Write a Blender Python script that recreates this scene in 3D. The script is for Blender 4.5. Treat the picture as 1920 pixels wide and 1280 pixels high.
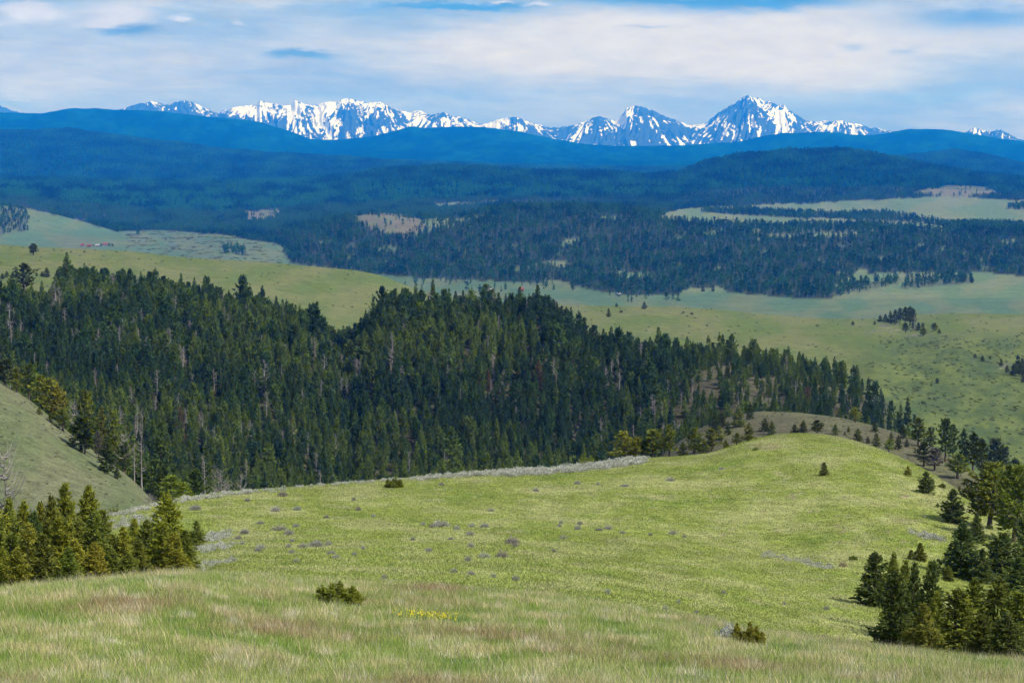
import bpy, math, random
import numpy as np
from mathutils import Vector, Matrix

for o in list(bpy.data.objects): bpy.data.objects.remove(o, do_unlink=True)
S = bpy.context.scene
COL = S.collection
rng = np.random.default_rng(7)
random.seed(7)

# ------------------------------------------------------------------ camera
F = 3733.0                      # focal length in photograph pixels (70 mm on full frame)
PITCH = math.atan(370 / F)      # horizon at photograph row 270
cam_d = bpy.data.cameras.new('camera')
cam = bpy.data.objects.new('camera', cam_d); COL.objects.link(cam)
cam_d.lens = 70.0; cam_d.sensor_width = 36.0; cam_d.sensor_fit = 'HORIZONTAL'
cam_d.clip_start = 0.1; cam_d.clip_end = 200000
cam.location = (0, 0, 0)
cam.rotation_euler = (math.pi / 2 - PITCH, 0, 0)
S.camera = cam

# ------------------------------------------------------------------ light and sky
SUN_AZ, SUN_EL = math.radians(124), math.radians(44)    # azimuth clockwise from +Y
sd = bpy.data.lights.new('sun', 'SUN'); sun = bpy.data.objects.new('sun', sd); COL.objects.link(sun)
sd.energy = 4.2; sd.angle = math.radians(1.2); sd.color = (1.0, 0.95, 0.87)
sdir = Vector((math.sin(SUN_AZ) * math.cos(SUN_EL), math.cos(SUN_AZ) * math.cos(SUN_EL), math.sin(SUN_EL)))
sun.rotation_euler = sdir.to_track_quat('Z', 'Y').to_euler()

S.view_settings.view_transform = 'Standard'; S.view_settings.look = 'None'
S.view_settings.gamma = 1.0; S.view_settings.use_curve_mapping = False
S.view_settings.exposure = 0.55
S.render.engine = 'CYCLES'
cy = S.cycles
cy.max_bounces = 6; cy.diffuse_bounces = 2; cy.glossy_bounces = 1; cy.transmission_bounces = 3
cy.transparent_max_bounces = 4; cy.volume_bounces = 1
cy.use_adaptive_sampling = True; cy.adaptive_threshold = 0.02
cy.caustics_reflective = False; cy.caustics_refractive = False

class NT:
    """tiny helper for building node trees"""
    def __init__(s, tree): s.t = tree; s.n = tree.nodes; s.l = tree.links
    def new(s, kind, **kw):
        n = s.n.new(kind)
        for k, v in kw.items():
            if hasattr(n, k): setattr(n, k, v)
        return n
    def put(s, sock, v):
        if hasattr(v, 'is_linked') or hasattr(v, 'links'): s.l.new(v, sock)
        else: sock.default_value = v
    def math(s, op, a, b=0.0, c=None, clamp=False):
        n = s.n.new('ShaderNodeMath'); n.operation = op; n.use_clamp = clamp
        s.put(n.inputs[0], a); s.put(n.inputs[1], b)
        if c is not None: s.put(n.inputs[2], c)
        return n.outputs[0]
    def mix(s, f, a, b, mode='MIX'):
        n = s.n.new('ShaderNodeMix'); n.data_type = 'RGBA'; n.blend_type = mode; n.clamp_factor = True
        s.put(n.inputs[0], f)
        s.put(n.inputs[6], a if not isinstance(a, tuple) else (*a, 1)[:4])
        s.put(n.inputs[7], b if not isinstance(b, tuple) else (*b, 1)[:4])
        return n.outputs[2]
    def noise(s, vec, scale, detail=4, rough=0.55, dist=0.0):
        n = s.n.new('ShaderNodeTexNoise'); n.inputs['Scale'].default_value = scale
        n.inputs['Detail'].default_value = detail; n.inputs['Roughness'].default_value = rough
        n.inputs['Distortion'].default_value = dist
        if vec is not None: s.l.new(vec, n.inputs['Vector'])
        return n.outputs[0]
    def ramp(s, v, lo, hi):
        n = s.n.new('ShaderNodeMapRange'); n.clamp = True; n.interpolation_type = 'SMOOTHSTEP'
        s.put(n.inputs[0], v); n.inputs[1].default_value = lo; n.inputs[2].default_value = hi
        return n.outputs[0]
    def vec(s, x, y, z=0.0):
        n = s.n.new('ShaderNodeCombineXYZ'); s.put(n.inputs[0], x); s.put(n.inputs[1], y); s.put(n.inputs[2], z)
        return n.outputs[0]

W = bpy.data.worlds.new('World'); S.world = W; W.use_nodes = True
t = NT(W.node_tree)
for n in list(t.n): t.n.remove(n)
out = t.new('ShaderNodeOutputWorld'); bg = t.new('ShaderNodeBackground'); t.l.new(bg.outputs[0], out.inputs[0])
SKY_STRENGTH = 0.1
bg.inputs[1].default_value = SKY_STRENGTH
sky = t.new('ShaderNodeTexSky'); sky.sky_type = 'NISHITA'; sky.sun_disc = False
sky.sun_elevation = SUN_EL; sky.sun_rotation = SUN_AZ; sky.altitude = 2000; sky.air_density = 1.0; sky.dust_density = 0.3
tc = t.new('ShaderNodeTexCoord'); sx = t.new('ShaderNodeSeparateXYZ'); t.l.new(tc.outputs['Generated'], sx.inputs[0])
X, Y, Z = sx.outputs
az = t.math('MULTIPLY', t.math('ARCTAN2', X, Y), 57.29578)        # degrees of compass bearing and of height
el = t.math('MULTIPLY', t.math('ARCSINE', Z), 57.29578)
w1 = t.math('SUBTRACT', t.noise(t.vec(t.math('MULTIPLY', az, .16), t.math('MULTIPLY', el, .7)), 1.0, 5, .55), 0.5)
w2 = t.math('SUBTRACT', t.noise(t.vec(t.math('MULTIPLY', az, .16), t.math('MULTIPLY', el, .7), 7.3), 1.0, 5, .55), 0.5)
azw = t.math('MULTIPLY_ADD', w1, 7.0, az); elw = t.math('MULTIPLY_ADD', w2, 2.2, el)
def blobs(lst, base=0.0, small=False):
    acc = base
    for (a0, e0, ra, re, wt) in lst:
        a, e = (azs, els) if small else (azw, elw)
        da = t.math('MULTIPLY', t.math('SUBTRACT', a, a0), 1 / ra)
        de = t.math('MULTIPLY', t.math('SUBTRACT', e, e0), 1 / re)
        d2 = t.math('MULTIPLY_ADD', da, da, t.math('MULTIPLY', de, de))
        g = t.math('EXPONENT', t.math('MULTIPLY', d2, -1.0))
        acc = t.math('MULTIPLY_ADD', g, wt, acc)
    return acc
w3 = t.math('SUBTRACT', t.noise(t.vec(t.math('MULTIPLY', az, .9), t.math('MULTIPLY', el, 3.0), 2.2), 1.0, 6, .65), .5)
azs = t.math('MULTIPLY_ADD', w1, 2.0, az); els = t.math('MULTIPLY_ADD', w3, 0.55, t.math('MULTIPLY_ADD', w2, 0.45, el))
def deg(px, py): return ((px - 960) / F * 57.3, (270 - py) / F * 57.3)
def B(px, py, rx, ry, wt):
    a, e = deg(px, py); return (a, e, rx / F * 57.3, ry / F * 57.3, wt)
white = blobs([B(1500, 95, 520, 70, .75), B(950, 100, 430, 50, .40), B(1150, 60, 380, 26, .25), B(250, 160, 400, 60, .18),
               B(1900, 225, 160, 35, .30), B(150, 170, 330, 40, .10), B(420, 6, 260, 12, .30)], 0.30)
broad = t.noise(t.vec(t.math('MULTIPLY', az, .06), t.math('MULTIPLY', el, .22), 3.1), 1.0, 6, .6)
wisp = t.noise(t.vec(t.math('MULTIPLY_ADD', el, .35, t.math('MULTIPLY', az, .22)), t.math('MULTIPLY_ADD', az, .05, t.math('MULTIPLY', el, 1.5)), 5.0), 1.0, 8, .62, .6)
white = t.math('ADD', white, t.math('MULTIPLY', t.math('SUBTRACT', broad, .5), 1.3))
white = t.math('ADD', white, t.math('MULTIPLY', t.math('SUBTRACT', wisp, .5), .8))
wcov = t.ramp(white, 0.0, 1.05)
greyb = blobs([B(245, 62, 66, 13, 1.3), B(560, 107, 66, 10, 1.5), B(1585, 92, 34, 8, .6), B(1680, 102, 45, 8, .6), B(1200, 55, 70, 5, .6), B(60, 42, 110, 8, .5), B(500, 140, 60, 5, .3), B(130, 200, 120, 9, .35)], 0.0, True)
puff = blobs([B(75, 30, 65, 15, 1.1), B(245, 32, 75, 20, 1.0), B(200, 52, 40, 8, .6), B(362, 43, 22, 8, .8), B(468, 53, 16, 5, .6), B(25, 175, 60, 20, .5),
              B(1010, 14, 30, 6, .9), B(935, 10, 26, 5, .8), B(1830, 185, 70, 22, .4), B(1900, 215, 60, 18, .5), B(60, 52, 90, 10, .4)], 0.0, True)
blue = blobs([B(860, 17, 170, 9, 1.2), B(1430, 14, 190, 17, 1.0), B(1800, 45, 190, 30, .85), B(1250, 5, 240, 8, .7),
              
              B(80, 45, 130, 9, .35), B(1850, 130, 260, 45, .55), B(1620, 185, 300, 34, .38), B(45, 195, 70, 8, .5)], 0.0, True)
bcov = t.ramp(blue, 0.1, 1.15)
k = 1 / SKY_STRENGTH
def kc(r, g, b): return (r * k, g * k, b * k)
blue_sky = t.mix(0.88, sky.outputs[0], kc(.01, .19, .47))
soft = t.mix(t.ramp(el, 0.2, 4.5), kc(.19, .27, .50), kc(.14, .30, .50))       # thin high overcast
col = t.mix(wcov, soft, kc(.50, .515, .545))
col = t.mix(bcov, col, blue_sky)
col = t.mix(t.ramp(greyb, .1, 1.2), col, kc(.115, .25, .45))
col = t.mix(t.ramp(puff, .1, .9), col, kc(.46, .50, .60))
shade = t.math('MULTIPLY_ADD', w3, .45, 1.0)
sv = t.new('ShaderNodeVectorMath', operation='SCALE'); t.l.new(col, sv.inputs[0]); t.l.new(shade, sv.inputs['Scale']); col = sv.outputs[0]
# away from the low sky the overcast breaks up into blue
high = t.ramp(el, 7.0, 28.0)
hi_n = t.ramp(t.noise(t.vec(X, Y, t.math('MULTIPLY', Z, 2.0)), 3.0, 5, .6), .38, .62)
hi_col = t.mix(hi_n, sky.outputs[0], kc(.50, .52, .58))
col = t.mix(high, col, hi_col)
t.l.new(col, bg.inputs[0])

# ------------------------------------------------------------------ numeric helpers
def uw(px, py):
    """photograph pixel -> (x/y, z/y) of its line of sight"""
    cx = (np.asarray(px, float) - 960) / F; cyy = (640 - np.asarray(py, float)) / F
    c, s = math.cos(PITCH), math.sin(PITCH)
    dy = c + cyy * s
    return cx / dy, (-s + cyy * c) / dy
def proj(x, y, z):
    c, s = math.cos(PITCH), math.sin(PITCH)
    d = y * c - z * s; h = y * s + z * c
    return 960 + F * x / d, 640 - F * h / d

def _hash(ix, iy, seed):
    h = (ix.astype(np.int64) * 374761393 + iy.astype(np.int64) * 668265263 + seed * 1442695041) & 0xffffffff
    h = ((h ^ (h >> 13)) * 1274126177) & 0xffffffff
    return (h ^ (h >> 16)) / 4294967295.0
def pn(x, y, seed=0):
    """gradient noise, about -1..1"""
    x = np.asarray(x, float); y = np.asarray(y, float)
    ix = np.floor(x); iy = np.floor(y); fx = x - ix; fy = y - iy
    sx_ = fx * fx * fx * (fx * (fx * 6 - 15) + 10); sy_ = fy * fy * fy * (fy * (fy * 6 - 15) + 10)
    def g(a, b):
        th = _hash(ix + a, iy + b, seed) * 2 * math.pi
        return np.cos(th) * (fx - a) + np.sin(th) * (fy - b)
    n0 = g(0, 0) + sx_ * (g(1, 0) - g(0, 0)); n1 = g(0, 1) + sx_ * (g(1, 1) - g(0, 1))
    return (n0 + sy_ * (n1 - n0)) * 1.5
def fbm(x, y, seed=0, octv=4, gain=.5):
    a, s, f = 1.0, 0.0, 1.0
    for i in range(octv):
        s = s + a * pn(x * f + i * 17.3, y * f - i * 9.1, seed + i); a *= gain; f *= 2.03
    return s
def ridged(x, y, seed=0, octv=4, gain=.5):
    a, s, f, tot = 1.0, 0.0, 1.0, 0.0
    for i in range(octv):
        s = s + a * (1 - 2 * np.abs(pn(x * f + i * 31.7, y * f + i * 5.3, seed + i))); tot += a; a *= gain; f *= 2.1
    return s / tot
def sstep(x, a, b):
    q = np.clip((x - a) / (b - a), 0, 1); return q * q * (3 - 2 * q)
def lerp(a, b, f): return a + (b - a) * f

def pchip(T, Wk, tq):
    """columnwise monotone cubic: T, Wk (lines, cols); tq (rows,) -> (rows, cols)"""
    n, m = T.shape
    h = np.diff(T, axis=0); d = np.diff(Wk, axis=0) / h
    D = np.zeros_like(Wk)
    w1_, w2_ = 2 * h[1:] + h[:-1], h[1:] + 2 * h[:-1]
    same = (d[:-1] * d[1:]) > 0
    with np.errstate(divide='ignore', invalid='ignore'):
        hm = (w1_ + w2_) / (w1_ / d[:-1] + w2_ / d[1:])
    D[1:-1] = np.where(same, hm, 0)
    D[0] = d[0]; D[-1] = d[-1]
    R = np.empty((len(tq), m))
    for j in range(m):
        i = np.clip(np.searchsorted(T[:, j], tq) - 1, 0, n - 2)
        s = np.clip((tq - T[i, j]) / h[i, j], 0, 1); hh = h[i, j]
        R[:, j] = ((1 + 2 * s) * (1 - s) ** 2 * Wk[i, j] + s * (1 - s) ** 2 * hh * D[i, j]
                   + s * s * (3 - 2 * s) * Wk[i + 1, j] + s * s * (s - 1) * hh * D[i + 1, j])
    return R

# ------------------------------------------------------------------ the lie of the land
# each line: (column, row, distance in metres) of ground points along a crest, a foot or a hollow, nearest first
LINES = [
 [(-900, 2600, 7), (2800, 2600, 7)],
 [(-900, 1290, 34), (0, 1285, 36), (960, 1283, 37), (1920, 1310, 34), (2800, 1330, 32)],
 # brow of the near slope
 [(-900, 1170, 60), (0, 1117, 62), (150, 1101, 63), (345, 1084, 66), (500, 1094, 70), (700, 1103, 74), (900, 1108, 76), (1040, 1120, 76),
  (1143, 1137, 74), (1215, 1152, 72), (1330, 1178, 68), (1420, 1200, 64), (1705, 1236, 58), (1920, 1256, 54), (2800, 1330, 48)],
 # hollow behind it
 [(-900, 1230, 84), (0, 1170, 84), (200, 1130, 86), (345, 1095, 88), (420, 1070, 92), (600, 1072, 96), (900, 1078, 98), (1143, 1112, 92),
  (1330, 1160, 88), (1500, 1196, 86), (1640, 1222, 88), (1800, 1262, 86), (1920, 1300, 84), (2800, 1400, 78)],
 # middle of the bright meadow
 [(-900, 1130, 140), (0, 1075, 140), (200, 1030, 145), (360, 1020, 150), (600, 1005, 160), (900, 1000, 165), (1200, 1020, 165),
  (1450, 1060, 160), (1600, 1085, 150), (1700, 1120, 140), (1800, 1160, 135), (1920, 1195, 130), (2800, 1350, 120)],
 # crest of the bright meadow
 [(-900, 1130, 190), (0, 1010, 195), (150, 985, 200), (230, 960, 215), (300, 943, 225), (340, 935, 230), (420, 924, 240), (500, 917, 250), (600, 909, 265),
  (700, 902, 280), (800, 895, 290), (900, 887, 300), (1000, 881, 310), (1100, 870, 318), (1200, 860, 324), (1270, 857, 328), (1335, 850, 332),
  (1360, 842, 335), (1400, 827, 340), (1440, 818, 345), (1490, 813, 348), (1530, 814, 345), (1580, 821, 338), (1640, 839, 325), (1700, 866, 308),
  (1740, 887, 292), (1790, 918, 270), (1810, 932, 262), (1850, 958, 246), (1900, 988, 230), (1950, 1015, 216), (2100, 1080, 190), (2800, 1250, 150)],
 # ravine
 [(-900, 1150, 250), (0, 1030, 270), (230, 985, 290), (340, 985, 310), (600, 975, 350), (1000, 945, 400), (1200, 915, 420), (1350, 880, 435), (1500, 862, 440),
  (1640, 880, 425), (1740, 930, 400), (1850, 1010, 340), (1950, 1060, 300), (2800, 1280, 220)],
 # left hillside and brown second ridge
 [(-900, 470, 520), (-150, 640, 440), (0, 713, 415), (60, 752, 405), (100, 785, 400), (150, 826, 395), (220, 876, 390), (262, 908, 388), (290, 945, 392),
  (330, 968, 400), (500, 965, 440), (800, 945, 500), (1100, 905, 540), (1200, 880, 550), (1250, 846, 552), (1265, 832, 554), (1300, 807, 558),
  (1340, 789, 562), (1370, 779, 565), (1420, 769, 570), (1500, 773, 566), (1580, 783, 558), (1650, 801, 545), (1700, 816, 532), (1760, 843, 510),
  (1800, 868, 490), (1850, 905, 460), (1920, 960, 420), (2100, 1060, 360), (2800, 1200, 300)],
 # gulch at the foot of the wooded slope
 [(-900, 700, 640), (0, 800, 560), (150, 870, 540), (290, 960, 540), (400, 975, 560), (800, 965, 620), (1100, 925, 640), (1250, 865, 650), (1400, 812, 670),
  (1550, 815, 665), (1700, 850, 640), (1800, 905, 600), (1920, 990, 540), (2100, 1080, 480), (2800, 1150, 450)],
 # top of the wooded slope
 [(-900, 545, 1050), (0, 546, 1000), (100, 548, 985), (200, 556, 970), (300, 566, 960), (400, 584, 945), (500, 604, 930), (600, 638, 915), (625, 664, 905), (655, 668, 900),
  (685, 640, 895), (705, 610, 893), (730, 600, 893), (850, 596, 890), (1000, 604, 890), (1050, 620, 885), (1080, 648, 880), (1120, 668, 875), (1200, 680, 870), (1280, 676, 870),
  (1400, 682, 865), (1480, 696, 860), (1560, 716, 850), (1620, 742, 845), (1680, 785, 840), (1760, 815, 830), (1850, 850, 815), (1920, 875, 800), (2200, 930, 760), (2800, 1000, 700)],
 # dip behind it
 [(-900, 552, 1130), (0, 552, 1080), (200, 562, 1060), (400, 592, 1050), (600, 636, 1040), (650, 645, 1030), (850, 640, 1060), (1040, 655, 1060), (1120, 690, 1040),
  (1300, 712, 1020), (1560, 735, 1000), (1640, 730, 1000), (1700, 740, 1000), (1920, 780, 980), (2200, 820, 950), (2800, 900, 900)],
 # far field slopes
 [(-900, 500, 1400), (0, 505, 1350), (400, 535, 1350), (650, 580, 1350), (1000, 615, 1350), (1300, 625, 1350), (1500, 640, 1300), (1640, 640, 1300), (1700, 655, 1300),
  (1800, 650, 1300), (1920, 665, 1280), (2800, 700, 1200)],
 # brow of the olive fields
 [(-900, 440, 1750), (0, 458, 1750), (50, 463, 1750), (150, 466, 1750), (250, 471, 1760), (320, 480, 1770), (400, 487, 1780), (500, 493, 1800), (600, 501, 1800),
  (680, 508, 1800), (730, 521, 1800), (780, 541, 1790), (830, 558, 1780), (950, 568, 1780), (1050, 571, 1790), (1200, 573, 1800), (1280, 575, 1820), (1347, 580, 1840),
  (1431, 589, 1850), (1515, 596, 1860), (1582, 599, 1870), (1636, 598, 1880), (1717, 590, 1900), (1784, 587, 1900), (1920, 589, 1900), (2200, 590, 1900), (2800, 600, 1900)],
 [(-900, 640, 2350), (2800, 640, 2350)],
 # valley floor, near and far edge
 [(-900, 574, 3080), (2800, 574, 3080)],
 [(-900, 470, 4300), (-150, 455, 4700), (0, 447, 4900), (180, 440, 5200), (240, 431, 5750), (300, 432, 5800), (420, 440, 5400), (460, 450, 5150), (525, 460, 4950), (545, 492, 4230), (600, 497, 4150),
  (740, 518, 3760), (800, 522, 3700), (900, 527, 3620), (960, 529, 3600), (1050, 526, 3640), (1120, 546, 3370), (1180, 555, 3280), (1260, 552, 3310), (1330, 546, 3370),
  (1400, 551, 3320), (1480, 558, 3240), (1540, 560, 3220), (1620, 558, 3230), (1750, 556, 3240), (1920, 556, 3240), (2800, 556, 3240)],
 # middle forested hills: shoulder
 [(-900, 420, 4900), (0, 418, 5100), (90, 424, 5300), (180, 434, 5450), (240, 428, 6000), (420, 432, 5900), (525, 452, 5300), (545, 470, 4700), (590, 448, 4650), (640, 446, 4600), (690, 468, 4450), (735, 481, 4250), (765, 466, 4350), (810, 444, 4450), (860, 424, 4550), (920, 412, 4600), (980, 430, 4500),
  (1050, 465, 4200), (1200, 480, 4000), (1400, 485, 3950), (1600, 495, 3850), (1700, 505, 3800), (1920, 505, 3800), (2800, 500, 3800)],
 # their crest
 [(-900, 365, 5600), (-100, 378, 5500), (0, 384, 5500), (32, 389, 5500), (90, 401, 5550), (150, 416, 5600), (210, 431, 5650), (240, 424, 6300), (300, 424, 6500), (400, 424, 6500), (500, 428, 6000),
  (545, 438, 5300), (600, 424, 5200), (640, 412, 5150), (680, 406, 5100), (720, 404, 5100), (780, 411, 5100), (850, 412, 5100), (900, 400, 5100), (950, 390, 5100), (1050, 388, 5100), (1200, 398, 5000),
  (1260, 408, 4900), (1300, 414, 4850), (1450, 424, 4800), (1600, 428, 4700), (1760, 432, 4650), (1850, 428, 4650), (1920, 428, 4650), (2800, 430, 4600)],
 [(-900, 372, 6200), (0, 392, 6200), (150, 420, 6200), (240, 414, 6900), (400, 412, 7000), (545, 420, 6400), (640, 412, 6000), (780, 411, 5700), (900, 406, 5700), (1050, 396, 5700), (1200, 400, 5500), (1300, 408, 5350),
  (1500, 416, 5250), (1760, 422, 5200), (1920, 418, 5200), (2800, 415, 5200)],
 # far edge of the high meadows
 [(-900, 362, 7400), (0, 374, 7400), (200, 392, 7500), (400, 395, 7800), (600, 388, 7600), (800, 385, 7300), (1000, 386, 7000), (1200, 388, 6800), (1300, 388, 6800),
  (1500, 382, 6900), (1600, 377, 7000), (1750, 369, 7100), (1920, 377, 7000), (2800, 380, 7000)],
 # dark wooded hills
 [(-900, 330, 9800), (0, 338, 9800), (200, 342, 9800), (400, 346, 9800), (550, 350, 9600), (640, 337, 9500), (707, 321, 9400), (757, 316, 9400), (855, 314, 9400), (942, 322, 9400), (1043, 328, 9500),
  (1087, 328, 9500), (1144, 329, 9500), (1211, 333, 9500), (1261, 329, 9500), (1280, 323, 9500), (1330, 304, 9500), (1381, 294, 9500), (1431, 291, 9500), (1498, 288, 9500),
  (1565, 285, 9500), (1616, 287, 9500), (1666, 297, 9500), (1733, 313, 9500), (1784, 323, 9500), (1851, 333, 9500), (1920, 340, 9500), (2200, 345, 9500), (2800, 340, 9500)],
 [(-900, 332, 11300), (0, 338, 11300), (400, 340, 11300), (700, 330, 11300), (1200, 338, 11300), (1500, 330, 11300), (1850, 340, 11300), (2800, 345, 11300)],
 # blue-green hills
 [(-900, 235, 15000), (-100, 246, 15000), (0, 249, 15000), (60, 249, 15000), (134, 244, 15000), (180, 251, 15000), (235, 260, 15000), (336, 270, 15000), (403, 282, 15000), (504, 290, 15000), (640, 297, 15000),
  (800, 306, 15000), (1000, 314, 15000), (1200, 318, 15000), (1400, 316, 15000), (1560, 312, 15000), (1640, 303, 15000), (1733, 290, 15000), (1784, 283, 15000), (1851, 292, 15000),
  (1920, 310, 15000), (2100, 320, 15000), (2800, 300, 15000)],
 [(-900, 255, 17500), (0, 262, 17500), (134, 260, 17500), (300, 275, 17500), (640, 300, 17500), (1000, 306, 17500), (1400, 306, 17500), (1784, 298, 17500), (1920, 312, 17500), (2800, 310, 17500)],
 # blue range
 [(-900, 235, 25000), (-100, 226, 25000), (0, 212, 25000), (45, 213, 25000), (80, 214, 25000), (130, 205, 25000), (160, 205, 25000), (210, 206, 25000), (235, 207, 25000), (262, 208, 25000), (285, 209, 25000),
  (310, 211, 25000), (345, 216, 25000), (372, 219, 25000), (412, 221, 25000), (440, 224, 25000), (480, 229, 25000), (530, 242, 25000), (580, 262, 25000), (640, 263, 25000),
  (700, 256, 25000), (735, 248, 25000), (770, 238, 25000), (800, 243, 25000), (850, 240, 25000), (900, 241, 25000), (960, 246, 25000), (1020, 258, 25000), (1090, 271, 25000),
  (1150, 276, 25000), (1200, 275, 25000), (1250, 275, 25000), (1300, 272, 25000), (1370, 268, 25000), (1420, 258, 25000), (1470, 250, 25000), (1530, 248, 25000), (1590, 252, 25000),
  (1640, 253, 25000), (1680, 247, 25000), (1710, 243, 25000), (1770, 244, 25000), (1830, 254, 25000), (1900, 263, 25000), (1960, 270, 25000), (2800, 260, 25000)],
 [(-900, 275, 29000), (2800, 285, 29000)],
]
pxs = np.concatenate([np.arange(-880, -120, 24), np.arange(-120, 2040, 4.5), np.arange(2040, 2780, 24)])
U = uw(pxs, 900)[0]
NU = len(U)
Tk = np.zeros((len(LINES), NU)); Wk = np.zeros((len(LINES), NU))
def blur(a, sig):
    if sig < .3: return a
    kx = np.arange(-int(3 * sig) - 1, int(3 * sig) + 2); kr = np.exp(-kx ** 2 / (2 * sig * sig)); kr /= kr.sum()
    return np.convolve(np.pad(a, len(kx) // 2, mode='edge'), kr, 'valid')
for i, L in enumerate(LINES):
    A = np.array(L, float); u_, w_ = uw(A[:, 0], A[:, 1])
    sg = 5 if i < 5 else 3.0 if i < 14 else 1.2 if i < 24 else 0.6
    Wk[i] = blur(np.interp(U, u_, w_), sg); Tk[i] = blur(np.interp(U, u_, np.log(A[:, 2])), max(sg, 1.5))
Wk[0] = -2.6 / 7.0
for i in range(1, len(LINES)): Tk[i] = np.maximum(Tk[i], Tk[i - 1] + .02)
tq = np.arange(math.log(7.0), math.log(28500), 0.0125)
NTQ = len(tq)
Wg = pchip(Tk, Wk, tq)
# gentle relief, the same share of the view at every distance
uu, tt = np.meshgrid(U, tq)
YY = np.exp(tt)
rel = fbm(uu * 14, tt * 5, 3, 4) * 1.3 + fbm(uu * 70, tt * 22, 9, 3) * 0.45
farw = sstep(YY, 6500, 9500)
folds = ridged(uu * 16 - tt * 2.2, tt * 4.0, 41, 3, .5) * sstep(YY, 3900, 4600) * (1 - sstep(YY, 9000, 12000)) * 5.5
rid = ridged(uu * 26 + tt * 2.5, tt * 5.5 + uu * 4, 21, 4, .55) * 3.4 + ridged(uu * 60 - tt * 6, tt * 12, 27, 3) * 1.2
mid = sstep(YY, 3400, 3900) * (1 - sstep(YY, 6500, 9500))
valley_flat = sstep(YY, 2300, 3000) * (1 - sstep(YY, 3100, 3700))
amp = 1.0 - .7 * valley_flat + mid * .3
Wg = Wg + (rel * amp * (1 - farw * .3) + farw * (rid - 1.5) * 1.1 + folds - 2.5 * (folds != 0)) / F
GX = uu * YY; GZ = Wg * YY
PX, PY = proj(GX, YY, GZ)

def ground(x, y):
    """height of the land (same as the mesh up to its facets)"""
    x = np.asarray(x, float); y = np.asarray(y, float)
    u = x / y; tt_ = np.log(y)
    j = np.clip(np.searchsorted(U, u) - 1, 0, NU - 2); fu = np.clip((u - U[j]) / (U[j + 1] - U[j]), 0, 1)
    r = (tt_ - tq[0]) / (tq[1] - tq[0]); i = np.clip(np.floor(r).astype(int), 0, NTQ - 2); ft = np.clip(r - i, 0, 1)
    w = (Wg[i, j] * (1 - fu) + Wg[i, j + 1] * fu) * (1 - ft) + (Wg[i + 1, j] * (1 - fu) + Wg[i + 1, j + 1] * fu) * ft
    return w * y
def lineY(i, u): return np.exp(np.interp(u, U, Tk[i]))
WMAX = np.maximum.accumulate(Wg, axis=0)
def hit(px, py, ymin=0, ymax=1e9):
    """where the line of sight through a photograph pixel meets the land"""
    u, w = uw(px, py); j = int(np.clip(np.searchsorted(U, u), 1, NU - 1))
    colw = Wg[:, j]; ys = np.exp(tq)
    ok = np.where((colw >= w) & (ys >= ymin) & (ys <= ymax))[0]
    if len(ok) == 0:
        sel = np.where((ys >= ymin) & (ys <= ymax))[0]; i = sel[np.argmax(colw[sel])]
    else: i = ok[0]
    y = float(ys[i]); return float(u) * y, y, float(ground(u * y, y))
def visible(x, y, z, top=0.0, slack=0.0):
    u = x / y; j = np.clip(np.searchsorted(U, u), 0, NU - 1)
    i = np.clip(((np.log(y) - tq[0]) / (tq[1] - tq[0])).astype(int) - 2, 0, NTQ - 1)
    return (z + top) / y > WMAX[i, j] - slack

# ------------------------------------------------------------------ land cover (world-fixed: what grows where, with cloud shade put into some colours)
def inpoly(px, py, poly):
    r = np.zeros(np.shape(px), bool); n = len(poly)
    for a in range(n):
        x1, y1 = poly[a]; x2, y2 = poly[(a + 1) % n]
        c = ((y1 > py) != (y2 > py)) & (px < (x2 - x1) * (py - y1) / (y2 - y1 + 1e-9) + x1)
        r ^= c
    return r
CLEAR = {   # clearings and meadows among the middle hills
 'dry': [[(655, 407), (700, 399), (752, 402), (785, 410), (800, 424), (770, 441), (735, 443), (712, 437), (690, 425)],
         [(463, 396), (524, 394), (527, 401), (500, 414), (462, 419)], [(1705, 366), (1735, 355), (1790, 347), (1850, 352), (1880, 367), (1800, 371)]],
 'green': [[(785, 412), (860, 403), (930, 404), (870, 416), (825, 431), (770, 442)], [(704, 467), (766, 457), (750, 468), (735, 474)],
           [(815, 382), (937, 377), (939, 383), (870, 386), (818, 389)], [(960, 379), (1010, 379), (1010, 383), (960, 384)],
           [(1225, 403), (1300, 389), (1500, 382), (1640, 374), (1780, 369), (1960, 378), (1960, 422), (1780, 421), (1735, 413), (1600, 404), (1450, 398), (1350, 396)],
           [(1232, 404), (1300, 396), (1400, 402), (1500, 408), (1640, 412), (1780, 424), (1770, 433), (1650, 424), (1540, 421), (1440, 424), (1300, 416), (1255, 414)],
           [(1400, 441), (1500, 440), (1640, 434), (1600, 443), (1470, 448)], [(1120, 407), (1165, 405), (1165, 411), (1120, 410)],
           [(1310, 440), (1355, 430), (1360, 434), (1330, 443)],
           [(1045, 455), (1085, 448), (1085, 453), (1060, 461)], [(1020, 492), (1060, 488), (1070, 500), (1030, 500)],
           [(1140, 508), (1215, 512), (1230, 520), (1190, 522), (1150, 516)],
           [(1550, 566), (1575, 545), (1560, 534), (1600, 516), (1680, 511), (1760, 513), (1850, 511), (1960, 522), (1960, 580), (1550, 580)],
           [(1604, 504), (1625, 502), (1630, 514), (1605, 516)], [(1880, 452), (1905, 449), (1905, 455), (1885, 457)],
           [(1310, 558), (1280, 550), (1280, 542), (1350, 538), (1370, 550), (1360, 560)]],
 'left': [[(-200, 372), (24, 386), (90, 399), (150, 414), (215, 433), (240, 442), (240, 475), (-200, 475)]],
}
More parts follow.
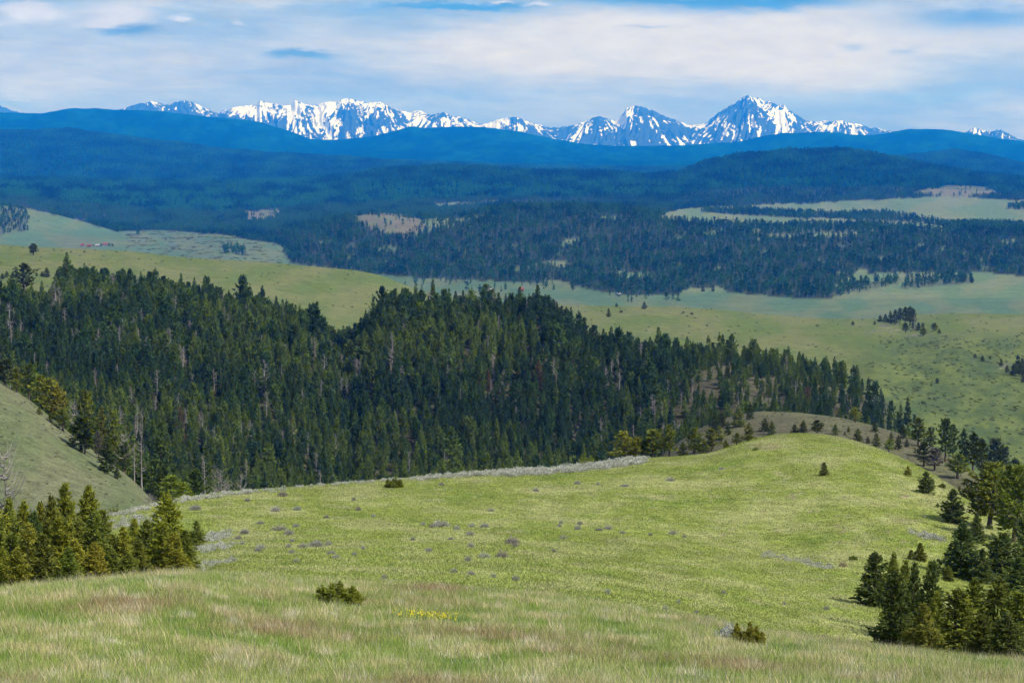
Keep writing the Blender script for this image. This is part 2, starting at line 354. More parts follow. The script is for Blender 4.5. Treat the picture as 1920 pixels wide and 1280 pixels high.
STRIPS = [[(1315, 398), (1330, 394), (1400, 392), (1440, 395), (1530, 401), (1525, 411), (1440, 406), (1370, 402)],
          [(1588, 411), (1590, 401), (1640, 400), (1700, 404), (1725, 412), (1780, 420), (1700, 418)], [(1400, 432), (1440, 424), (1600, 425), (1690, 430), (1690, 434), (1600, 437), (1410, 440)],
          [(1885, 393), (1900, 384), (1960, 384), (1960, 393)],
          [(1560, 552), (1575, 530), (1640, 528), (1690, 520), (1688, 534), (1600, 548), (1570, 556)], [(1690, 541), (1700, 524), (1780, 517), (1822, 520), (1824, 530), (1780, 536)],
          [(-40, 402), (10, 388), (35, 392), (50, 398), (55, 412), (52, 432), (10, 440), (-40, 440)],
          [(418, 474), (425, 466), (455, 466), (466, 473), (450, 479)]]
def masks(px, py, y, u):
    """returns forest density 0..1 and albedo colour (cloud shade put into some of it) for ground points"""
    px = np.asarray(px, float); py = np.asarray(py, float); y = np.asarray(y, float)
    sh = px.shape
    n1 = fbm(px / 90, py / 30, 5, 4); n2 = fbm(px / 18, py / 7, 6, 3)
    x = u * y
    m1 = fbm(x / (y * .05), np.log(y) * 11, 12, 4); m2 = fbm(x / (y * .014) + m1, np.log(y) * 20, 14, 4)
    C = np.zeros(sh + (3,)); Fd = np.zeros(sh)
    def setc(m, c): C[m] = c
    def V(c): return np.array(c, float)
    # zone by distance
    L = [lineY(i, u) for i in range(len(LINES))]
    z = np.zeros(sh, int)
    near = y < L[2] * 1.03
    meadow = ~near & (y < L[5] * 1.15)
    hill2 = (y >= L[5] * 1.15) & (y < L[7] * 1.06)
    wood = (y >= L[7] * 1.06) & (y < (L[9] + L[10]) / 2)
    fields = (y >= (L[9] + L[10]) / 2) & (y < L[13])
    valley = (y >= L[13]) & (y < L[15])
    hillsM = (y >= L[15]) & (y < 7600)
    far = y >= 7600
    mm = np.clip(m1, -1, 1)[..., None]
    C[:] = lerp(V((.26, .28, .12)), V((.29, .26, .16)), sstep(m1 + n2 * .3, -.3, .7)[..., None])
    cm = lerp(V((.225, .262, .062)), V((.29, .305, .115)), sstep(m1 + n1 * .5, -.3, .7)[..., None])
    cm = lerp(cm, V((.150, .215, .035)), sstep(-m1 * .6 + m2 * .6, .05, .8)[..., None] * .9)
    cm = lerp(cm, V((.33, .31, .15)), sstep(m2 - m1 * .3, .35, 1.0)[..., None] * .7)
    C[meadow] = cm[meadow]
    soil = sstep(pn(px / 30, py / 9, 31) + .45 * pn(px / 7, py / 3, 33), .62, .85) * ((px > 1280) & (px < 1900) & (py > 925) & (py < 1030))
    soil = soil + sstep(-((px - 1440) / 45) ** 2 - ((py - 838) / 8) ** 2 + n2 * .4, -1, 0) * .6
    C[:] = lerp(C, V((.30, .23, .17)), (soil * meadow * .75)[..., None])
    c2 = lerp(V((.095, .118, .055)), V((.125, .132, .072)), sstep(m1, -.4, .6)[..., None])  # left hillside: dull dry turf, with cloud shadow put into its colour
    c2b = lerp(V((.088, .084, .050)), V((.115, .118, .058)), sstep(m1, -.4, .6)[..., None])  # brown ridge turf, also darkened in place of a cloud shadow
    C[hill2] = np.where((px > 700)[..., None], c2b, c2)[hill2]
    # wooded slope floor
    cw = lerp(V((.045, .042, .026)), V((.075, .072, .038)), sstep(n1 + n2 * .4, -.3, .8)[..., None])
    openr = sstep(px, 1260, 1420) * sstep(-py, -800, -640)
    cw = lerp(cw, V((.125, .12, .07)), openr[..., None])
    gully = sstep(px, 1640, 1700)
    cg = lerp(V((.055, .082, .028)), V((.105, .130, .036)), sstep(n1 * .8 + n2 * .5, -.5, .6)[..., None])
    cw = lerp(cw, cg, gully[..., None])
    C[wood] = cw[wood]
    fw = np.ones(sh) * .97
    fw *= 1 - sstep(px, 1280, 1420) * .50 * (.7 + .6 * (n1 > -.1))
    fw *= 1 - sstep(px, 1560, 1640) * .5
    fw *= 1 - sstep(px, 1690, 1730)
    hole = inpoly(px, py, [(1290, 700), (1345, 690), (1350, 745), (1300, 750)]) | inpoly(px, py, [(1265, 770), (1290, 760), (1300, 800), (1262, 812)])
    fw *= 1 - .8 * hole
    Fd = np.where(wood, fw, Fd)
    # fields
    cf = lerp(V((.090, .122, .034)), V((.125, .136, .052)), sstep(n1 + m1 * .4, -.5, .6)[..., None])  # olive grass, its colour lowered to stand in for cloud shadow
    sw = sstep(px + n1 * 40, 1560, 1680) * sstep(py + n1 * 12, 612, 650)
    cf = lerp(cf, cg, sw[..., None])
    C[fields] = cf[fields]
    cv = lerp(V((.070, .120, .060)), V((.105, .130, .062)), sstep(n1, -.4, .5)[..., None])
    wet = sstep(n2 * .9 + pn(px / 40, py / 3, 44), -.1, .5) * sstep(px, 230, 260) * (px < 560)
    cv = lerp(cv, V((.10, .125, .06)), wet[..., None] * .75)
    C[valley] = cv[valley]
    for p in STRIPS[4:]:
        k_ = inpoly(px + n2 * 6, py + n2 * 1.6, p) & valley; Fd[k_] = .7
    k_ = (px > 560) & (px < 1290) & valley & (y > L[15] * .93); Fd = np.where(k_, .13 * (n1 > -.1), Fd)
    k_ = (px > 240) & (px < 560) & valley & (y > 4200); Fd = np.where(k_ & (n2 > .8), .25, Fd)
    cwet = cv
    # middle hills
    fl = V((.030, .042, .022)) + 0 * C
    Cm = fl.copy(); Fm = np.ones(sh) * .95
    Fm *= 1 - .35 * sstep(n1, .1, .7)
    n4 = fbm(px / 38, py / 9, 23, 4); hole_ = sstep(n4, .55, .85) * (py > 440)
    Cm = lerp(Cm, V((.085, .125, .055)), hole_[..., None]); Fm *= 1 - .8 * hole_
    jx, jy = px + n2 * 6, py + n2 * 1.6
    for p in CLEAR['green']:
        k_ = inpoly(jx, jy, p); Cm[k_] = lerp(V((.095, .145, .065)), V((.130, .155, .075)), sstep(n1, -.4, .5)[..., None])[k_]; Fm[k_] = 0.0
    for p in CLEAR['dry']:
        k_ = inpoly(jx, jy, p); Cm[k_] = lerp(V((.125, .115, .07)), V((.105, .125, .06)), sstep(n1 + n2, -.2, .6)[..., None])[k_]; Fm[k_] = 0.06
    k_ = inpoly(jx, jy, CLEAR['green'][0]); Fm[k_] = .22
    for p in CLEAR['left']:
        k_ = inpoly(px, py, p); Cm[k_] = lerp(V((.070, .125, .060)), V((.10, .13, .06)), sstep(n1, -.4, .5)[..., None])[k_]; Fm[k_] = 0.0
    for p in STRIPS:
        k_ = inpoly(jx, jy, p); Fm[k_] = .8; Cm[k_] = (.08, .10, .05)
    dead = sstep(n1, .2, .6)
    C[hillsM] = Cm[hillsM]; Fd = np.where(hillsM, Fm, Fd)
    Cf = lerp(V((.001, .022, .018)), V((.004, .050, .030)), sstep(n1 + n2 * .8, -.5, .8)[..., None])
    k_ = inpoly(jx, jy, CLEAR['dry'][2]) & (y < 9500); Cf[k_] = (.10, .115, .06)
    C[far] = Cf[far]; Fd = np.where(far, .9, Fd); Fd = np.where(far & k_, .05, Fd)
    return Fd, C

# ------------------------------------------------------------------ mesh + object helpers
def mesh(name, V_, F_, mat=None, smooth=False, attr=None):
    """V_ (n,3); F_ (m,k) with k = 3 or 4, or a list of lists"""
    me = bpy.data.meshes.new(name)
    V_ = np.asarray(V_, np.float32)
    if isinstance(F_, np.ndarray):
        m, k_ = F_.shape
        me.vertices.add(len(V_)); me.vertices.foreach_set('co', V_.ravel())
        me.loops.add(m * k_); me.loops.foreach_set('vertex_index', F_.astype(np.int32).ravel())
        me.polygons.add(m); me.polygons.foreach_set('loop_start', np.arange(0, m * k_, k_, dtype=np.int32))
        me.update(calc_edges=True)
    else:
        me.from_pydata([tuple(v) for v in V_], [], F_)
    if mat is not None: me.materials.append(mat)
    if smooth: me.polygons.foreach_set('use_smooth', np.ones(len(me.polygons), bool))
    for k_, (a, dom) in (attr or {}).items():
        if a.ndim == 2:
            at = me.attributes.new(k_, 'FLOAT_COLOR', dom); c4 = np.ones((len(a), 4), np.float32); c4[:, :3] = a
            at.data.foreach_set('color', c4.ravel())
        else:
            at = me.attributes.new(k_, 'FLOAT', dom); at.data.foreach_set('value', a.astype(np.float32))
    me.update()
    return me
def link(name, me, parent=None, **props):
    o = bpy.data.objects.new(name, me); COL.objects.link(o)
    if parent is not None: o.parent = parent
    for k_, v in props.items():
        if v is not None: o[k_] = v
    return o

# ------------------------------------------------------------------ materials
def pos(t): return t.new('ShaderNodeNewGeometry').outputs['Position']
def mat_new(name):
    m = bpy.data.materials.new(name); m.use_nodes = True
    t = NT(m.node_tree)
    for n in list(t.n): t.n.remove(n)
    return m, t
def finish(t, shader): o = t.new('ShaderNodeOutputMaterial'); t.l.new(shader, o.inputs[0])
def principled(t, col, rough=.9, spec=.2, bump=None, strength=.4, dist=.1):
    b = t.new('ShaderNodeBsdfPrincipled'); t.put(b.inputs['Base Color'], col); b.inputs['Roughness'].default_value = rough
    b.inputs['Specular IOR Level'].default_value = spec
    if bump is not None:
        bn = t.new('ShaderNodeBump'); bn.inputs['Strength'].default_value = strength; bn.inputs['Distance'].default_value = dist
        t.l.new(bump, bn.inputs['Height']); t.l.new(bn.outputs[0], b.inputs['Normal'])
    return b.outputs[0]
def land_mat(name, scale, var=.35, bumpd=.05, spot=None, spec=.05):
    """albedo from the land cover, broken up by grain at a size that suits the distance"""
    m, t = mat_new(name)
    a = t.new('ShaderNodeAttribute', attribute_name='cover')
    P = pos(t)
    n1 = t.noise(P, 1 / scale, 5, .62); n2 = t.noise(P, 5.3 / scale, 3, .6)
    f = t.math('ADD', t.math('MULTIPLY', t.math('SUBTRACT', n1, .5), var * 2.6), t.math('MULTIPLY', t.math('SUBTRACT', n2, .5), var * 2.6))
    g = t.math('ADD', f, 1.0)
    sc = t.new('ShaderNodeVectorMath', operation='SCALE'); t.l.new(a.outputs['Color'], sc.inputs[0]); t.l.new(g, sc.inputs['Scale'])
    c = sc.outputs[0]
    if spot:
        s_, c_, lo, hi = spot
        c = t.mix(t.ramp(t.noise(P, 1 / s_, 4, .65), lo, hi), c, c_)
    finish(t, principled(t, c, .95, spec, t.math('ADD', n1, n2), .6, bumpd)); return m
def leaf_mat(name, base=None, rough=.55, trans=.3, vari=.35, hue=(1.18, 1.08, .8)):
    """foliage: colour comes from the thing's own tint, varied leaf by leaf"""
    m, t = mat_new(name)
    a = t.new('ShaderNodeAttribute', attribute_name='tint', attribute_type='INSTANCER')
    r = t.new('ShaderNodeAttribute', attribute_name='leaf')
    base_c = a.outputs['Color'] if base is None else (*base, 1)
    k_ = t.math('MULTIPLY_ADD', r.outputs['Fac'], vari * 2, 1 - vari)
    sc = t.new('ShaderNodeVectorMath', operation='SCALE'); t.put(sc.inputs[0], base_c if base is None else base); t.l.new(k_, sc.inputs['Scale'])
    mv = t.new('ShaderNodeVectorMath', operation='MULTIPLY'); t.l.new(sc.outputs[0], mv.inputs[0]); mv.inputs[1].default_value = hue
    c = t.mix(t.math('POWER', r.outputs['Fac'], 3.0), sc.outputs[0], mv.outputs[0])
    p = principled(t, c, .75, .08)
    if trans:
        tr = t.new('ShaderNodeBsdfTranslucent'); t.l.new(c, tr.inputs[0]); mx = t.new('ShaderNodeMixShader'); mx.inputs[0].default_value = trans
        t.l.new(p, mx.inputs[1]); t.l.new(tr.outputs[0], mx.inputs[2]); p = mx.outputs[0]
    finish(t, p); return m
def plain_mat(name, col, rough=.85, nscale=3.0, var=.5, spec=.2):
    m, t = mat_new(name); P = t.new('ShaderNodeTexCoord').outputs['Object']
    n1 = t.noise(P, nscale, 5, .6)
    c = t.mix(n1, tuple(x * (1 - var) for x in col), tuple(x * (1 + var * .7) for x in col))
    finish(t, principled(t, c, rough, spec, n1, .4, .02)); return m

M_near = land_mat('near_turf', .5, .45, .06)
M_meadow = land_mat('meadow_turf', 2.4, .5, .15, (5.5, (.31, .31, .17), .60, .75))
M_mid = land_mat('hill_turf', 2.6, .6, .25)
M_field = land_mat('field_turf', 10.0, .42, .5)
M_wild = land_mat('valley_turf', 40.0, .30, 1.5)
M_far = land_mat('wooded_land', 60.0, .95, 25, None, 0.0)
M_leaf = leaf_mat('needles')
M_grass = leaf_mat('grass_blades', trans=.35, vari=.5, hue=(1.15, 1.0, .9))
M_bark = plain_mat('bark', (.085, .065, .05), .9, 4)
M_dead = plain_mat('weathered_wood', (.24, .22, .205), .9, 4, .35)
M_sage = leaf_mat('sage_leaves', trans=.15, vari=.35, hue=(1.05, 1.0, 1.05))

# ------------------------------------------------------------------ land objects
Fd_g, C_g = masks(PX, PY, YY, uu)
Lb = [lineY(i, U)[None, :] for i in range(len(LINES))]
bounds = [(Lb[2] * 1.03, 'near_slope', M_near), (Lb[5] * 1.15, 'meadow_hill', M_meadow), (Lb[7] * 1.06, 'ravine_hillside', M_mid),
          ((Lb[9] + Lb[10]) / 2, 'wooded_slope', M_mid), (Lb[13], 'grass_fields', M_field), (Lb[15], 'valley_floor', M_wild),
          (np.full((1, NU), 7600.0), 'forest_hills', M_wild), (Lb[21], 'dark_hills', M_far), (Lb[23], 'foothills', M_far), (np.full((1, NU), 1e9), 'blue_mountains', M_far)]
ycell = YY[:-1, :-1]
zone = np.zeros(ycell.shape, int)
for b_, _, _ in bounds[:-1]: zone += (ycell > b_[:, :-1])
idx = np.arange(NTQ * NU).reshape(NTQ, NU)
quads = np.stack([idx[:-1, :-1], idx[:-1, 1:], idx[1:, 1:], idx[1:, :-1]], -1)
GV = np.stack([GX, YY, GZ], -1).reshape(-1, 3); GC = C_g.reshape(-1, 3)
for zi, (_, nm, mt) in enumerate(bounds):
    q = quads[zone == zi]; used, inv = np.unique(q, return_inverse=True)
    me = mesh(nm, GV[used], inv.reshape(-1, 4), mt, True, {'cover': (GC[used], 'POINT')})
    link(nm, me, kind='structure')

# snowy mountains
SNOW = [(-900, 262), (-100, 216), (0, 198), (20, 206), (50, 215), (78, 222), (180, 222), (215, 210), (232, 203), (248, 198), (262, 194), (275, 193), (285, 190), (297, 194), (310, 197), (328, 192), (345, 188), (356, 190), (372, 197), (392, 206), (408, 212), (415, 210), (440, 201), (465, 198), (480, 199), (487, 189), (510, 194), (535, 198), (545, 197), (553, 188), (568, 194), (585, 199), (602, 193), (615, 190), (632, 191), (650, 185),
        (665, 188), (690, 193), (712, 191), (722, 196), (740, 205), (770, 212), (780, 207), (795, 210), (808, 216), (822, 213), (832, 211), (850, 217), (872, 222), (900, 234), (925, 228), (945, 222), (965, 219), (985, 225), (1005, 233),
        (1030, 240), (1060, 238), (1080, 233), (1100, 226), (1122, 217), (1135, 222), (1150, 228), (1165, 218), (1175, 203), (1192, 197), (1215, 204), (1240, 215), (1262, 224), (1290, 235), (1322, 232), (1335, 221),
        (1350, 210), (1365, 199), (1378, 195), (1390, 184), (1402, 179), (1412, 184), (1422, 183), (1432, 190), (1448, 192), (1458, 198), (1468, 196), (1480, 207), (1495, 216), (1512, 227), (1530, 229), (1545, 225), (1560, 228), (1575, 226), (1592, 231), (1610, 233), (1628, 239), (1645, 240), (1672, 247),
        (1720, 262), (1790, 262), (1812, 246), (1828, 239), (1843, 244), (1856, 248), (1876, 243), (1890, 250), (1905, 259), (1950, 268), (2800, 262)]
sp = np.concatenate([np.arange(-880, -60, 20), np.arange(-60, 1980, 1.6), np.arange(1980, 2780, 20)])
A = np.array(SNOW, float); us, _ = uw(sp, 230); uk, wk = uw(A[:, 0], A[:, 1])
wcrest = np.interp(us, uk, wk) + (fbm(sp / 9, sp * 0, 51, 3) * 1.6 + fbm(sp / 45, sp * 0, 52, 2) * 1.0) / F
NB = 110
b = np.linspace(0, 1.16, NB)[:, None]
wb = (270 - 300) / F
bb = np.minimum(b, 1.0)
Ys = 28500 + 7500 * b + 0 * us[None, :]
prof = bb ** 1.15
Wm = wb + (wcrest[None, :] - wb) * prof
Wm = np.where(b > 1, wcrest[None, :] - (b - 1) * (wcrest[None, :] - wb) * 2.5, Wm)
P_ = sp[None, :] + 0 * b
hgt = np.clip((wcrest[None, :] - wb) * F / 90, .2, 1.6)
wig = fbm(P_ / 60, b * 2.0, 61, 3) * 14
pk = np.array([20, 262, 345, 487, 553, 650, 712, 832, 965, 1122, 1192, 1402, 1465, 1580, 1828, 1880], float)
pi_ = np.argmin(np.abs(P_[..., None] + 0 * b[..., None] - pk), axis=-1); pkx = pk[pi_]
below = np.maximum((np.interp(pkx, sp, wcrest) - Wm) * F, 0)
fan = (P_ - pkx) / (below + 26) * 11 + pkx * .37
spur = ridged((P_ + wig + (b - 1) * 46 * np.sin(P_ / 47)) / 30, b * 1.1, 62, 3, .5)
fine = ridged(fan * .55 + wig * .02, below / 60, 63, 4, .6)
env = np.clip(4 * bb * (1 - bb), 0, 1) ** .7
Wm = Wm + (spur * 13.0 + fine * 5.0) * env * hgt / F
Xs = us[None, :] * Ys; Zs = Wm * Ys
# snow lies in gullies and bowls and on the gentler benches, rock stands out on spurs
pyS = proj(Xs, Ys, Zs)[1]
g1 = fbm(fan * 1.5 + wig * .05, below / 22, 81, 4, .65)
gull = -spur * .6 - fine * 1.0
big = fbm(P_ / 38, b * 3, 83, 2)
iso = fbm(P_ / 8 + pyS / 11, pyS / 6 - P_ / 20, 85, 4, .6)
snowv = gull * .95 + g1 * .65 + iso * .42 + big * .7 + .40 + (262 - pyS) / 90
for (sx0, sy0, rx, ry, v) in [(640, 240, 38, 26, .6), (600, 245, 30, 25, .5), (760, 215, 45, 16, .6), (700, 232, 30, 8, -1.2), (655, 228, 16, 26, -1.6), (1205, 212, 40, 14, -.6), (1400, 200, 44, 20, -.75), (1240, 250, 60, 14, -.7),
                            (1450, 225, 50, 22, .2), (1350, 250, 40, 12, .5), (1300, 238, 20, 8, .9), (1580, 240, 60, 14, .5), (940, 232, 35, 10, .8), (1130, 245, 50, 14, .3), (300, 210, 90, 30, -.75), (345, 230, 130, 16, -1.5), (20, 210, 60, 20, -2.5),
                            (480, 207, 60, 12, .7), (560, 200, 40, 10, .4)]:
    snowv = snowv + v * np.exp(-((P_ - sx0) / rx) ** 2 - ((pyS - sy0) / ry) ** 2)
snowm = sstep(snowv, .0, .55)
m, t = mat_new('rock_and_snow')
a = t.new('ShaderNodeAttribute', attribute_name='snow'); P = pos(t)
nn = t.noise(P, 1 / 90., 4, .7); rk = t.mix(nn, (.012, .03, .05), (.05, .07, .095))
f = t.ramp(t.math('MULTIPLY_ADD', t.math('SUBTRACT', nn, .5), .7, a.outputs['Fac']), .25, .75)
finish(t, principled(t, t.mix(f, rk, (.62, .63, .67)), .9, .0)); M_snow = m
ids = np.arange(NB * len(sp)).reshape(NB, len(sp))
qs = np.stack([ids[:-1, :-1], ids[:-1, 1:], ids[1:, 1:], ids[1:, :-1]], -1).reshape(-1, 4)
link('snowy_mountains', mesh('snowy_mountains', np.stack([Xs, Ys, Zs], -1).reshape(-1, 3), qs, M_snow, True, {'snow': (snowm.reshape(-1), 'POINT')}), kind='structure')

# ------------------------------------------------------------------ haze: the air of the whole valley
m = bpy.data.materials.new('air'); m.use_nodes = True; t = NT(m.node_tree)
for n in list(t.n): t.n.remove(n)
o_ = t.new('ShaderNodeOutputMaterial'); pv = t.new('ShaderNodeVolumePrincipled')
pv.inputs['Color'].default_value = (.006, .215, 1.0, 1); pv.inputs['Absorption Color'].default_value = (1, 1, 1, 1)
pv.inputs['Density'].default_value = 4.5e-5; pv.inputs['Anisotropy'].default_value = 0.0
t.l.new(pv.outputs[0], o_.inputs['Volume'])
zlo = min(float(GZ.min()), float(Zs.min())) - 30; zhi = float(Zs.max()) + 60
x0, x1, y0, y1 = -21000, 21000, -300, 38500
hv = [(x, y, z) for z in (zlo, zhi) for y in (y0, y1) for x in (x0, x1)]
hf = np.array([(0, 2, 3, 1), (4, 5, 7, 6), (0, 1, 5, 4), (2, 6, 7, 3), (0, 4, 6, 2), (1, 3, 7, 5)])
link('haze', mesh('haze', hv, hf, m), kind='stuff')

# ------------------------------------------------------------------ plants
def tube(p, r, sides=6):
    """tapered tube along the points p"""
    p = np.asarray(p, float); n = len(p); vs, fs = [], []
    for i in range(n):
        d = p[min(i + 1, n - 1)] - p[max(i - 1, 0)]; d /= np.linalg.norm(d) + 1e-9
        a_ = np.cross(d, (0, 0, 1.)); 
        if np.linalg.norm(a_) < 1e-3: a_ = np.array((1., 0, 0))
        a_ /= np.linalg.norm(a_); b_ = np.cross(d, a_)
        for k_ in range(sides):
            th = 2 * math.pi * k_ / sides; vs.append(p[i] + r[i] * (math.cos(th) * a_ + math.sin(th) * b_))
    for i in range(n - 1):
        for k_ in range(sides):
            fs.append([i * sides + k_, i * sides + (k_ + 1) % sides, (i + 1) * sides + (k_ + 1) % sides, (i + 1) * sides + k_])
    return np.array(vs), np.array(fs)
def join(parts):
    V_, F_, o_ = [], [], 0
    for v, f in parts: V_.append(v); F_.append(f + o_); o_ += len(v)
    return np.concatenate(V_), np.concatenate(F_)

def crown_tris(r, h, rad, kind, nb, per, size, sub=3, cb=.06):
    """needle sprays along whorled branches; unit-free, returns triangles and a per-face value"""
    tb = np.sort(r.uniform(cb, .985, nb) ** .85)
    az_ = np.arange(nb) * 2.39996 + r.normal(0, .5, nb)
    lump = .82 + .28 * np.sin(az_ * 2 + r.uniform(0, 6)) * np.sin(tb * 9 + r.uniform(0, 6))
    s_ = (tb - cb) / (1 - cb)
    if kind == 'fir':   pr = (1 - s_) ** .66 * .97 + .03; pr *= np.minimum(1, .80 + s_ * 1.6)
    elif kind == 'spire': pr = (1 - s_) ** .7 * .9 + .06; pr *= np.minimum(1, .6 + s_ * 2)
    elif kind == 'pine': pr = np.clip(1.05 * np.sin(np.clip(s_ * .80 + .20, 0, 1) * math.pi) ** .6, 0, 1); pr *= r.uniform(.65, 1.1, nb)
    else: pr = np.sqrt(np.clip(1 - s_ ** 2.2, 0, 1)) * .95 + .05
    Lb_ = rad * pr * lump * r.uniform(.78, 1.12, nb)
    elv = np.radians({'fir': -14, 'spire': -20, 'pine': 5, 'bush': 12}[kind] + 58 * s_ ** 1.3 + r.normal(0, 7, nb))
    cnt = np.maximum(2, (per * (.35 + .65 * Lb_ / rad)).astype(int))
    bi = np.repeat(np.arange(nb), cnt)
    q = r.uniform(.12 if kind != 'bush' else .3, 1.0, len(bi)) ** .75
    d = np.stack([np.cos(az_) * np.cos(elv), np.sin(az_) * np.cos(elv), np.sin(elv)], -1)[bi]
    base = np.zeros((len(bi), 3)); base[:, 2] = tb[bi] * h
    ps = base + d * (q * Lb_[bi])[:, None]
    ps[:, 2] += (q ** 2) * Lb_[bi] * .22
    side = np.cross(d, (0, 0, 1.)); side /= np.linalg.norm(side, axis=1)[:, None] + 1e-6
    fan = r.normal(0, .30, len(bi)) * (1.15 - q) * Lb_[bi] * .8
    ps += side * fan[:, None]; ps[:, 2] += r.normal(0, .014 * h, len(bi))
    V_, F_, A_ = [], [], []
    n = len(ps); tw = r.uniform(0, 1, nb)
    size = size * (1 - .5 * s_[bi] ** 1.5)[:, None] if kind in ('fir', 'spire') else size
    for k_ in range(sub):
        dr = d * .75 + r.normal(0, .55, (n, 3)) + side * (np.sign(fan) * .35)[:, None]; dr[:, 2] += .22
        dr /= np.linalg.norm(dr, axis=1)[:, None]
        wv = np.cross(dr, r.normal(0, 1, (n, 3))); wv /= np.linalg.norm(wv, axis=1)[:, None] + 1e-6
        ln = size * r.uniform(.6, 1.35, n)[:, None]
        p0 = ps - dr * ln * .35
        V_ += [p0 - wv * ln * .26, p0 + wv * ln * .26, ps + dr * ln * .75]
        o_ = k_ * 3 * n
        F_.append(np.stack([np.arange(n), n + np.arange(n), 2 * n + np.arange(n)], -1) + o_)
        A_.append(np.clip(.55 * tw[bi] + .45 * r.uniform(0, 1, n), 0, 1))
    return np.concatenate(V_), np.concatenate(F_), np.concatenate(A_)

class Plant:
    def __init__(s, crown, trunk):
        s.crown = crown; s.trunk = trunk
        v = np.empty(len(crown.vertices) * 3, np.float32); crown.vertices.foreach_get('co', v); v = v.reshape(-1, 3)
        s.width = float(2 * np.percentile(np.hypot(v[:, 0], v[:, 1]), 93))
def conifer(seed, kind, nb, per, size, wr=.24, cb=.06, sub=3, sides=6):
    """one metre tall; scaled when placed"""
    r = np.random.default_rng(seed)
    if kind == 'bush':
        VV, FF, AA = [], [], []; o_ = 0
        for q in range(13):
            hh = 1.0 if q == 0 else .88 - q * .03; a_ = q * 2.4 + r.uniform(-.3, .3); rr_ = 0 if q == 0 else wr * r.uniform(.2, .78)
            v, f, a = crown_tris(r, hh, wr * .62, 'fir', nb // 3, per, size * .75, sub, .0)
            v = v + np.array((math.cos(a_) * rr_, math.sin(a_) * rr_, 0)); v[:, :2] += (v[:, 2:3] * .15) * np.array((math.cos(a_), math.sin(a_))) * (q > 0)
            v[:, 2] = np.maximum(v[:, 2], 0.0) 
            VV.append(v); FF.append(f + o_); AA.append(a); o_ += len(v)
        V_, F_, A_ = np.concatenate(VV), np.concatenate(FF), np.concatenate(AA)
    else: V_, F_, A_ = crown_tris(r, 1.0, wr, kind, nb, per, size, sub, cb)
    if kind == 'pine':   # uneven lobes: whole groups of boughs pushed outward
        for _ in range(5):
            c = np.array([*r.normal(0, wr * .6, 2), r.uniform(.35, .85)]); dd = np.linalg.norm(V_ - c, axis=1)
            V_ += ((V_ - c) * .22) * np.exp(-(dd / .16) ** 2)[:, None]
    cr = mesh('crown', V_, F_, M_leaf, False, {'leaf': (A_, 'FACE')})
    lean = r.normal(0, .012, 2)
    zz = np.array([-.05, 0, .15, .4, .7, .97]); p = np.stack([lean[0] * zz * 3, lean[1] * zz * 3, zz], -1)
    rr = np.array([.034, .026, .021, .016, .009, .002]) * (.8 if kind != 'pine' else 1.1)
    v, f = tube(p, rr, sides)
    return Plant(cr, mesh('trunk', v, f, M_bark, True))
def deadtree(seed, nbr=34, spread=.22, up=.5, sides=5, fine=True):
    r = np.random.default_rng(seed); parts = []
    zz = np.linspace(-.04, 1, 8); p = np.stack([np.cumsum(r.normal(0, .006, 8)), np.cumsum(r.normal(0, .006, 8)), zz], -1)
    tv, tf = tube(p, np.linspace(.024, .003, 8), sides)
    for i in range(nbr):
        h_ = r.uniform(.22, .97); a_ = i * 2.4 + r.normal(0, .4); L_ = spread * (1.15 - h_ * .8) * r.uniform(.5, 1.15)
        q = np.linspace(0, 1, 4)
        bx = np.interp(h_, p[:, 2], p[:, 0]); by = np.interp(h_, p[:, 2], p[:, 1])
        pts = np.stack([bx + math.cos(a_) * L_ * q, by + math.sin(a_) * L_ * q, h_ + L_ * (-.15 * q + up * q ** 2)], -1)
        pts[1:] += r.normal(0, .008, (3, 3))
        parts.append(tube(pts, np.array([.0075, .0055, .0035, .0012]) * (1.2 - .5 * h_) * (1.9 if spread > .3 else 1), 3))
        if fine:
            for k_ in range(3):
                s0 = pts[1 + k_ % 3]; dv = (pts[-1] - pts[0]) * .3 + r.normal(0, .035, 3); dv[2] += .03
                parts.append(tube(np.stack([s0, s0 + dv]), np.array([.003, .0009]), 3))
    bv, bf = join(parts)
    return Plant(mesh('branches', bv, bf, M_dead, True), mesh('trunk', tv, tf, M_dead, True))

NEAR = {'fir': [conifer(10 + i, 'fir', 190, 18, .050, .30, .01, 3) for i in range(5)],
        'pine': [conifer(30 + i, 'pine', 150, 20, .042, .30, .14, 3) for i in range(3)],
        'bush': [conifer(50 + i, 'bush', 240, 20, .10, .62, .02, 3) for i in range(3)]}
MID = {'fir': [conifer(110 + i, 'fir', 105, 10, .068, .25, .05, 2, 5) for i in range(6)],
       'spire': [conifer(130 + i, 'spire', 100, 9, .065, .19, .06, 2, 5) for i in range(5)],
       'pine': [conifer(150 + i, 'pine', 80, 10, .070, .30, .16, 2, 5) for i in range(5)],
       'bush': [conifer(170 + i, 'bush', 60, 8, .14, .55, .02, 2, 4) for i in range(2)]}
DEAD = [deadtree(200 + i, 30, .17, .3) for i in range(4)]
DEADW = [deadtree(210 + i, 46, .42, .75) for i in range(3)]
LOW = {'fir': [conifer(310 + i, 'fir', 30, 5, .17, .24, .02, 1, 3) for i in range(5)],
       'spire': [conifer(320 + i, 'spire', 30, 5, .15, .17, .03, 1, 3) for i in range(4)],
       'pine': [conifer(330 + i, 'pine', 30, 5, .16, .28, .10, 1, 3) for i in range(4)]}

